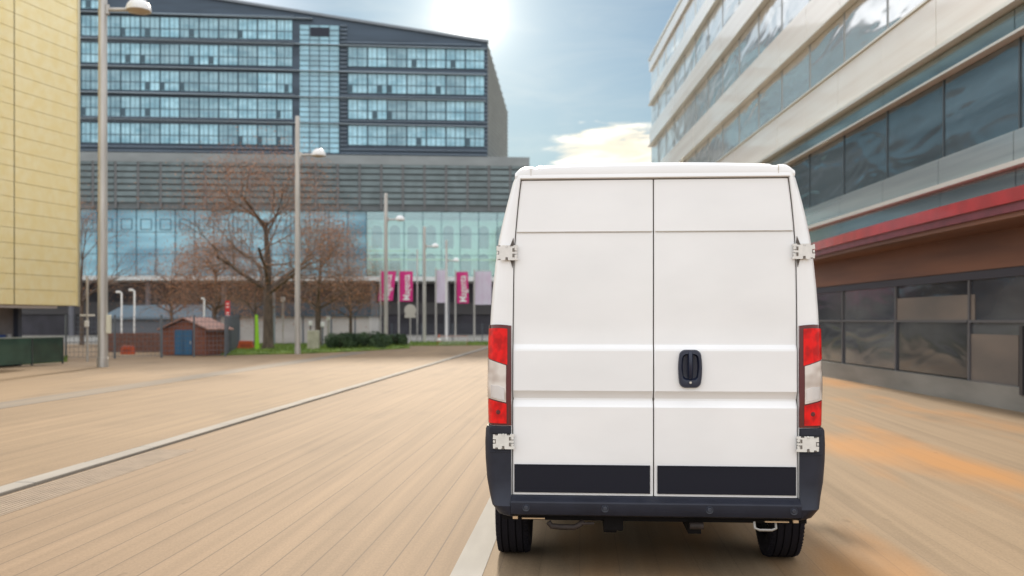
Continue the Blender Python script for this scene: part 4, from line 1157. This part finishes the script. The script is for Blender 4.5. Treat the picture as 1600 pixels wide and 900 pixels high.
# ------------------------------------------------------------------ FLAGS AND SIGNS
mag = mat('magenta_cloth', (.62, .02, .20), .6); wht = mat('pale_cloth', (.66, .62, .72), .7, c2=(.62, .52, .64), vscale=(3, 3, 1))
def flag(px, x1px, top, bot, m_, label, text=None, wave=.05, slant=0., Y=70):
    root = empty('banner_flag', (gx(px, Y), Y, 0)); tag(root, label, 'flag', 'banner flags in front of the office building')
    mb = MB(); H = gz(top-3, Y); mb.tube([(0, 0, 0), (0, 0, H)], [.075, .05], 8); mb.tube([(0, 0, H-.05), ((x1px-px)/F*Y, 0, H-.05)], .02, 6); mb.build('pole', steel, root, smooth=60)
    W2 = (x1px-px)/F*Y; z0, z1 = gz(bot, Y), gz(top, Y)
    def P(u, v, off=0): return (.06+u*(W2-.06)+slant*(1-v)*W2, wave*math.sin(u*4+v*3)-off, lerp(z0, z1, v))
    nu, nv = 8, 14
    mb = MB(); vs = [P(i/nu, j/nv) for j in range(nv+1) for i in range(nu+1)]+[P(i/nu, j/nv, -.012) for j in range(nv+1) for i in range(nu+1)]
    C = nu+1; n0 = C*(nv+1)
    fs = [(j*C+i, j*C+i+1, (j+1)*C+i+1, (j+1)*C+i) for j in range(nv) for i in range(nu)]+[(n0+j*C+i, n0+(j+1)*C+i, n0+(j+1)*C+i+1, n0+j*C+i+1) for j in range(nv) for i in range(nu)]
    for j in range(nv): fs += [(j*C, (j+1)*C, n0+(j+1)*C, n0+j*C), (j*C+nu, n0+j*C+nu, n0+(j+1)*C+nu, (j+1)*C+nu)]
    for i in range(nu): fs += [(i, n0+i, n0+i+1, i+1), (nv*C+i, nv*C+i+1, n0+nv*C+i+1, n0+nv*C+i)]
    mb.add(vs, fs); cl = mb.build('cloth', m_, root, smooth=60)
    if text:
        cu = bpy.data.curves.new('lettering', 'FONT'); cu.body = text; cu.size = (z1-z0)*.30; cu.align_x = 'CENTER'; cu.align_y = 'CENTER'; cu.extrude = .004; cu.offset = .008
        t = bpy.data.objects.new('lettering', cu); col.objects.link(t)
        dg = bpy.context.evaluated_depsgraph_get(); me = bpy.data.meshes.new_from_object(t.evaluated_get(dg)); bpy.data.objects.remove(t)
        t = bpy.data.objects.new('lettering', me); col.objects.link(t); me.materials.clear(); me.materials.append(white_shade)
        xs_ = [v.co.x for v in me.vertices]; w_ = max(xs_)-min(xs_); ks = (z1-z0)*.84/w_; cxx = (max(xs_)+min(xs_))/2
        for v in me.vertices:
            u_ = .55-v.co.y/(W2)*1.15; vv = .47+(v.co.x-cxx)*ks/(z1-z0)
            q = P(u_, vv, .014+v.co.z); v.co = q
        t.parent = cl
    return root
flag(594.5, 619, 424, 470, mag, 'magenta flag partly behind the third street lamp', 'Magenta', slant=-.22)
flag(623, 645, 424, 471, mag, 'magenta flag left of the round sign', 'Magenta')
flag(681, 699.5, 422, 473, wht, 'pale lilac narrow flag behind the shortest street lamp')
flag(711.5, 731, 425, 474, mag, 'magenta flag nearest the van', 'Magenta', slant=.08)
flag(741, 768, 424, 476, wht, 'wide pale pink flag touching the left side of the van')
thin_post(652, 71, 390, .055, steel, 'bare flagpole without a flag right of the round sign')
rs = empty('round_sign', (gx(641, 66), 66, 0)); tag(rs, 'round pale sign seen from behind with a small plate below', 'sign')
mb = MB(); mb.tube([(0, .04, 0), (0, .04, gz(480, 66))], .04, 8); mb.build('post', steel, rs)
mb = MB(); mb.lathe([(0, -.02), (.39, -.02), (.41, 0), (.39, .02), (0, .02)], 28, 'Y', (0, 0, gz(485, 66))); mb.build('disc', mat('sign_back', (.50, .47, .42), .5, .2), rs)
mb = MB(); mb.box(-.38, .38, -.015, .015, gz(496.5, 66), gz(491.5, 66)); mb.build('plate', bpy.data.materials['sign_back'], rs, bevel=.006)
cn = empty('traffic_cone', (gx(686, 64), 64, .02)); tag(cn, 'small orange and white traffic cone at the foot of the pale flag', 'cone')
mb = MB(); mb.box(-.2, .2, -.2, .2, 0, .04); mb.lathe([(.16, .04), (.03, .62), (0, .62)], 16); mb.build('body', orange, cn)
mb = MB(); mb.lathe([(.136, .20), (.092, .40)], 16); mb.build('band', white_shade, cn)
def road_barrier(px0, px1, Y, label):
    root = empty('railing_barrier', (gx(px0, Y), Y, 0)); tag(root, label, 'barrier')
    W_ = gx(px1, Y)-gx(px0, Y)
    mb = MB(); mb.tube([(0, 0, 0), (0, 0, .62), (W_, 0, .62), (W_, 0, 0)], .018, 6); mb.build('frame', mat('barrier_red', (.45, .18, .12), .5), root)
    mb = MB(); k = .12
    while k < W_: mb.tube([(k, 0, .1), (k, 0, .6)], .008, 4); k += .12
    mb.build('bars', white_shade, root)
road_barrier(684, 730, 58, 'low red and white railing barrier at the road end')
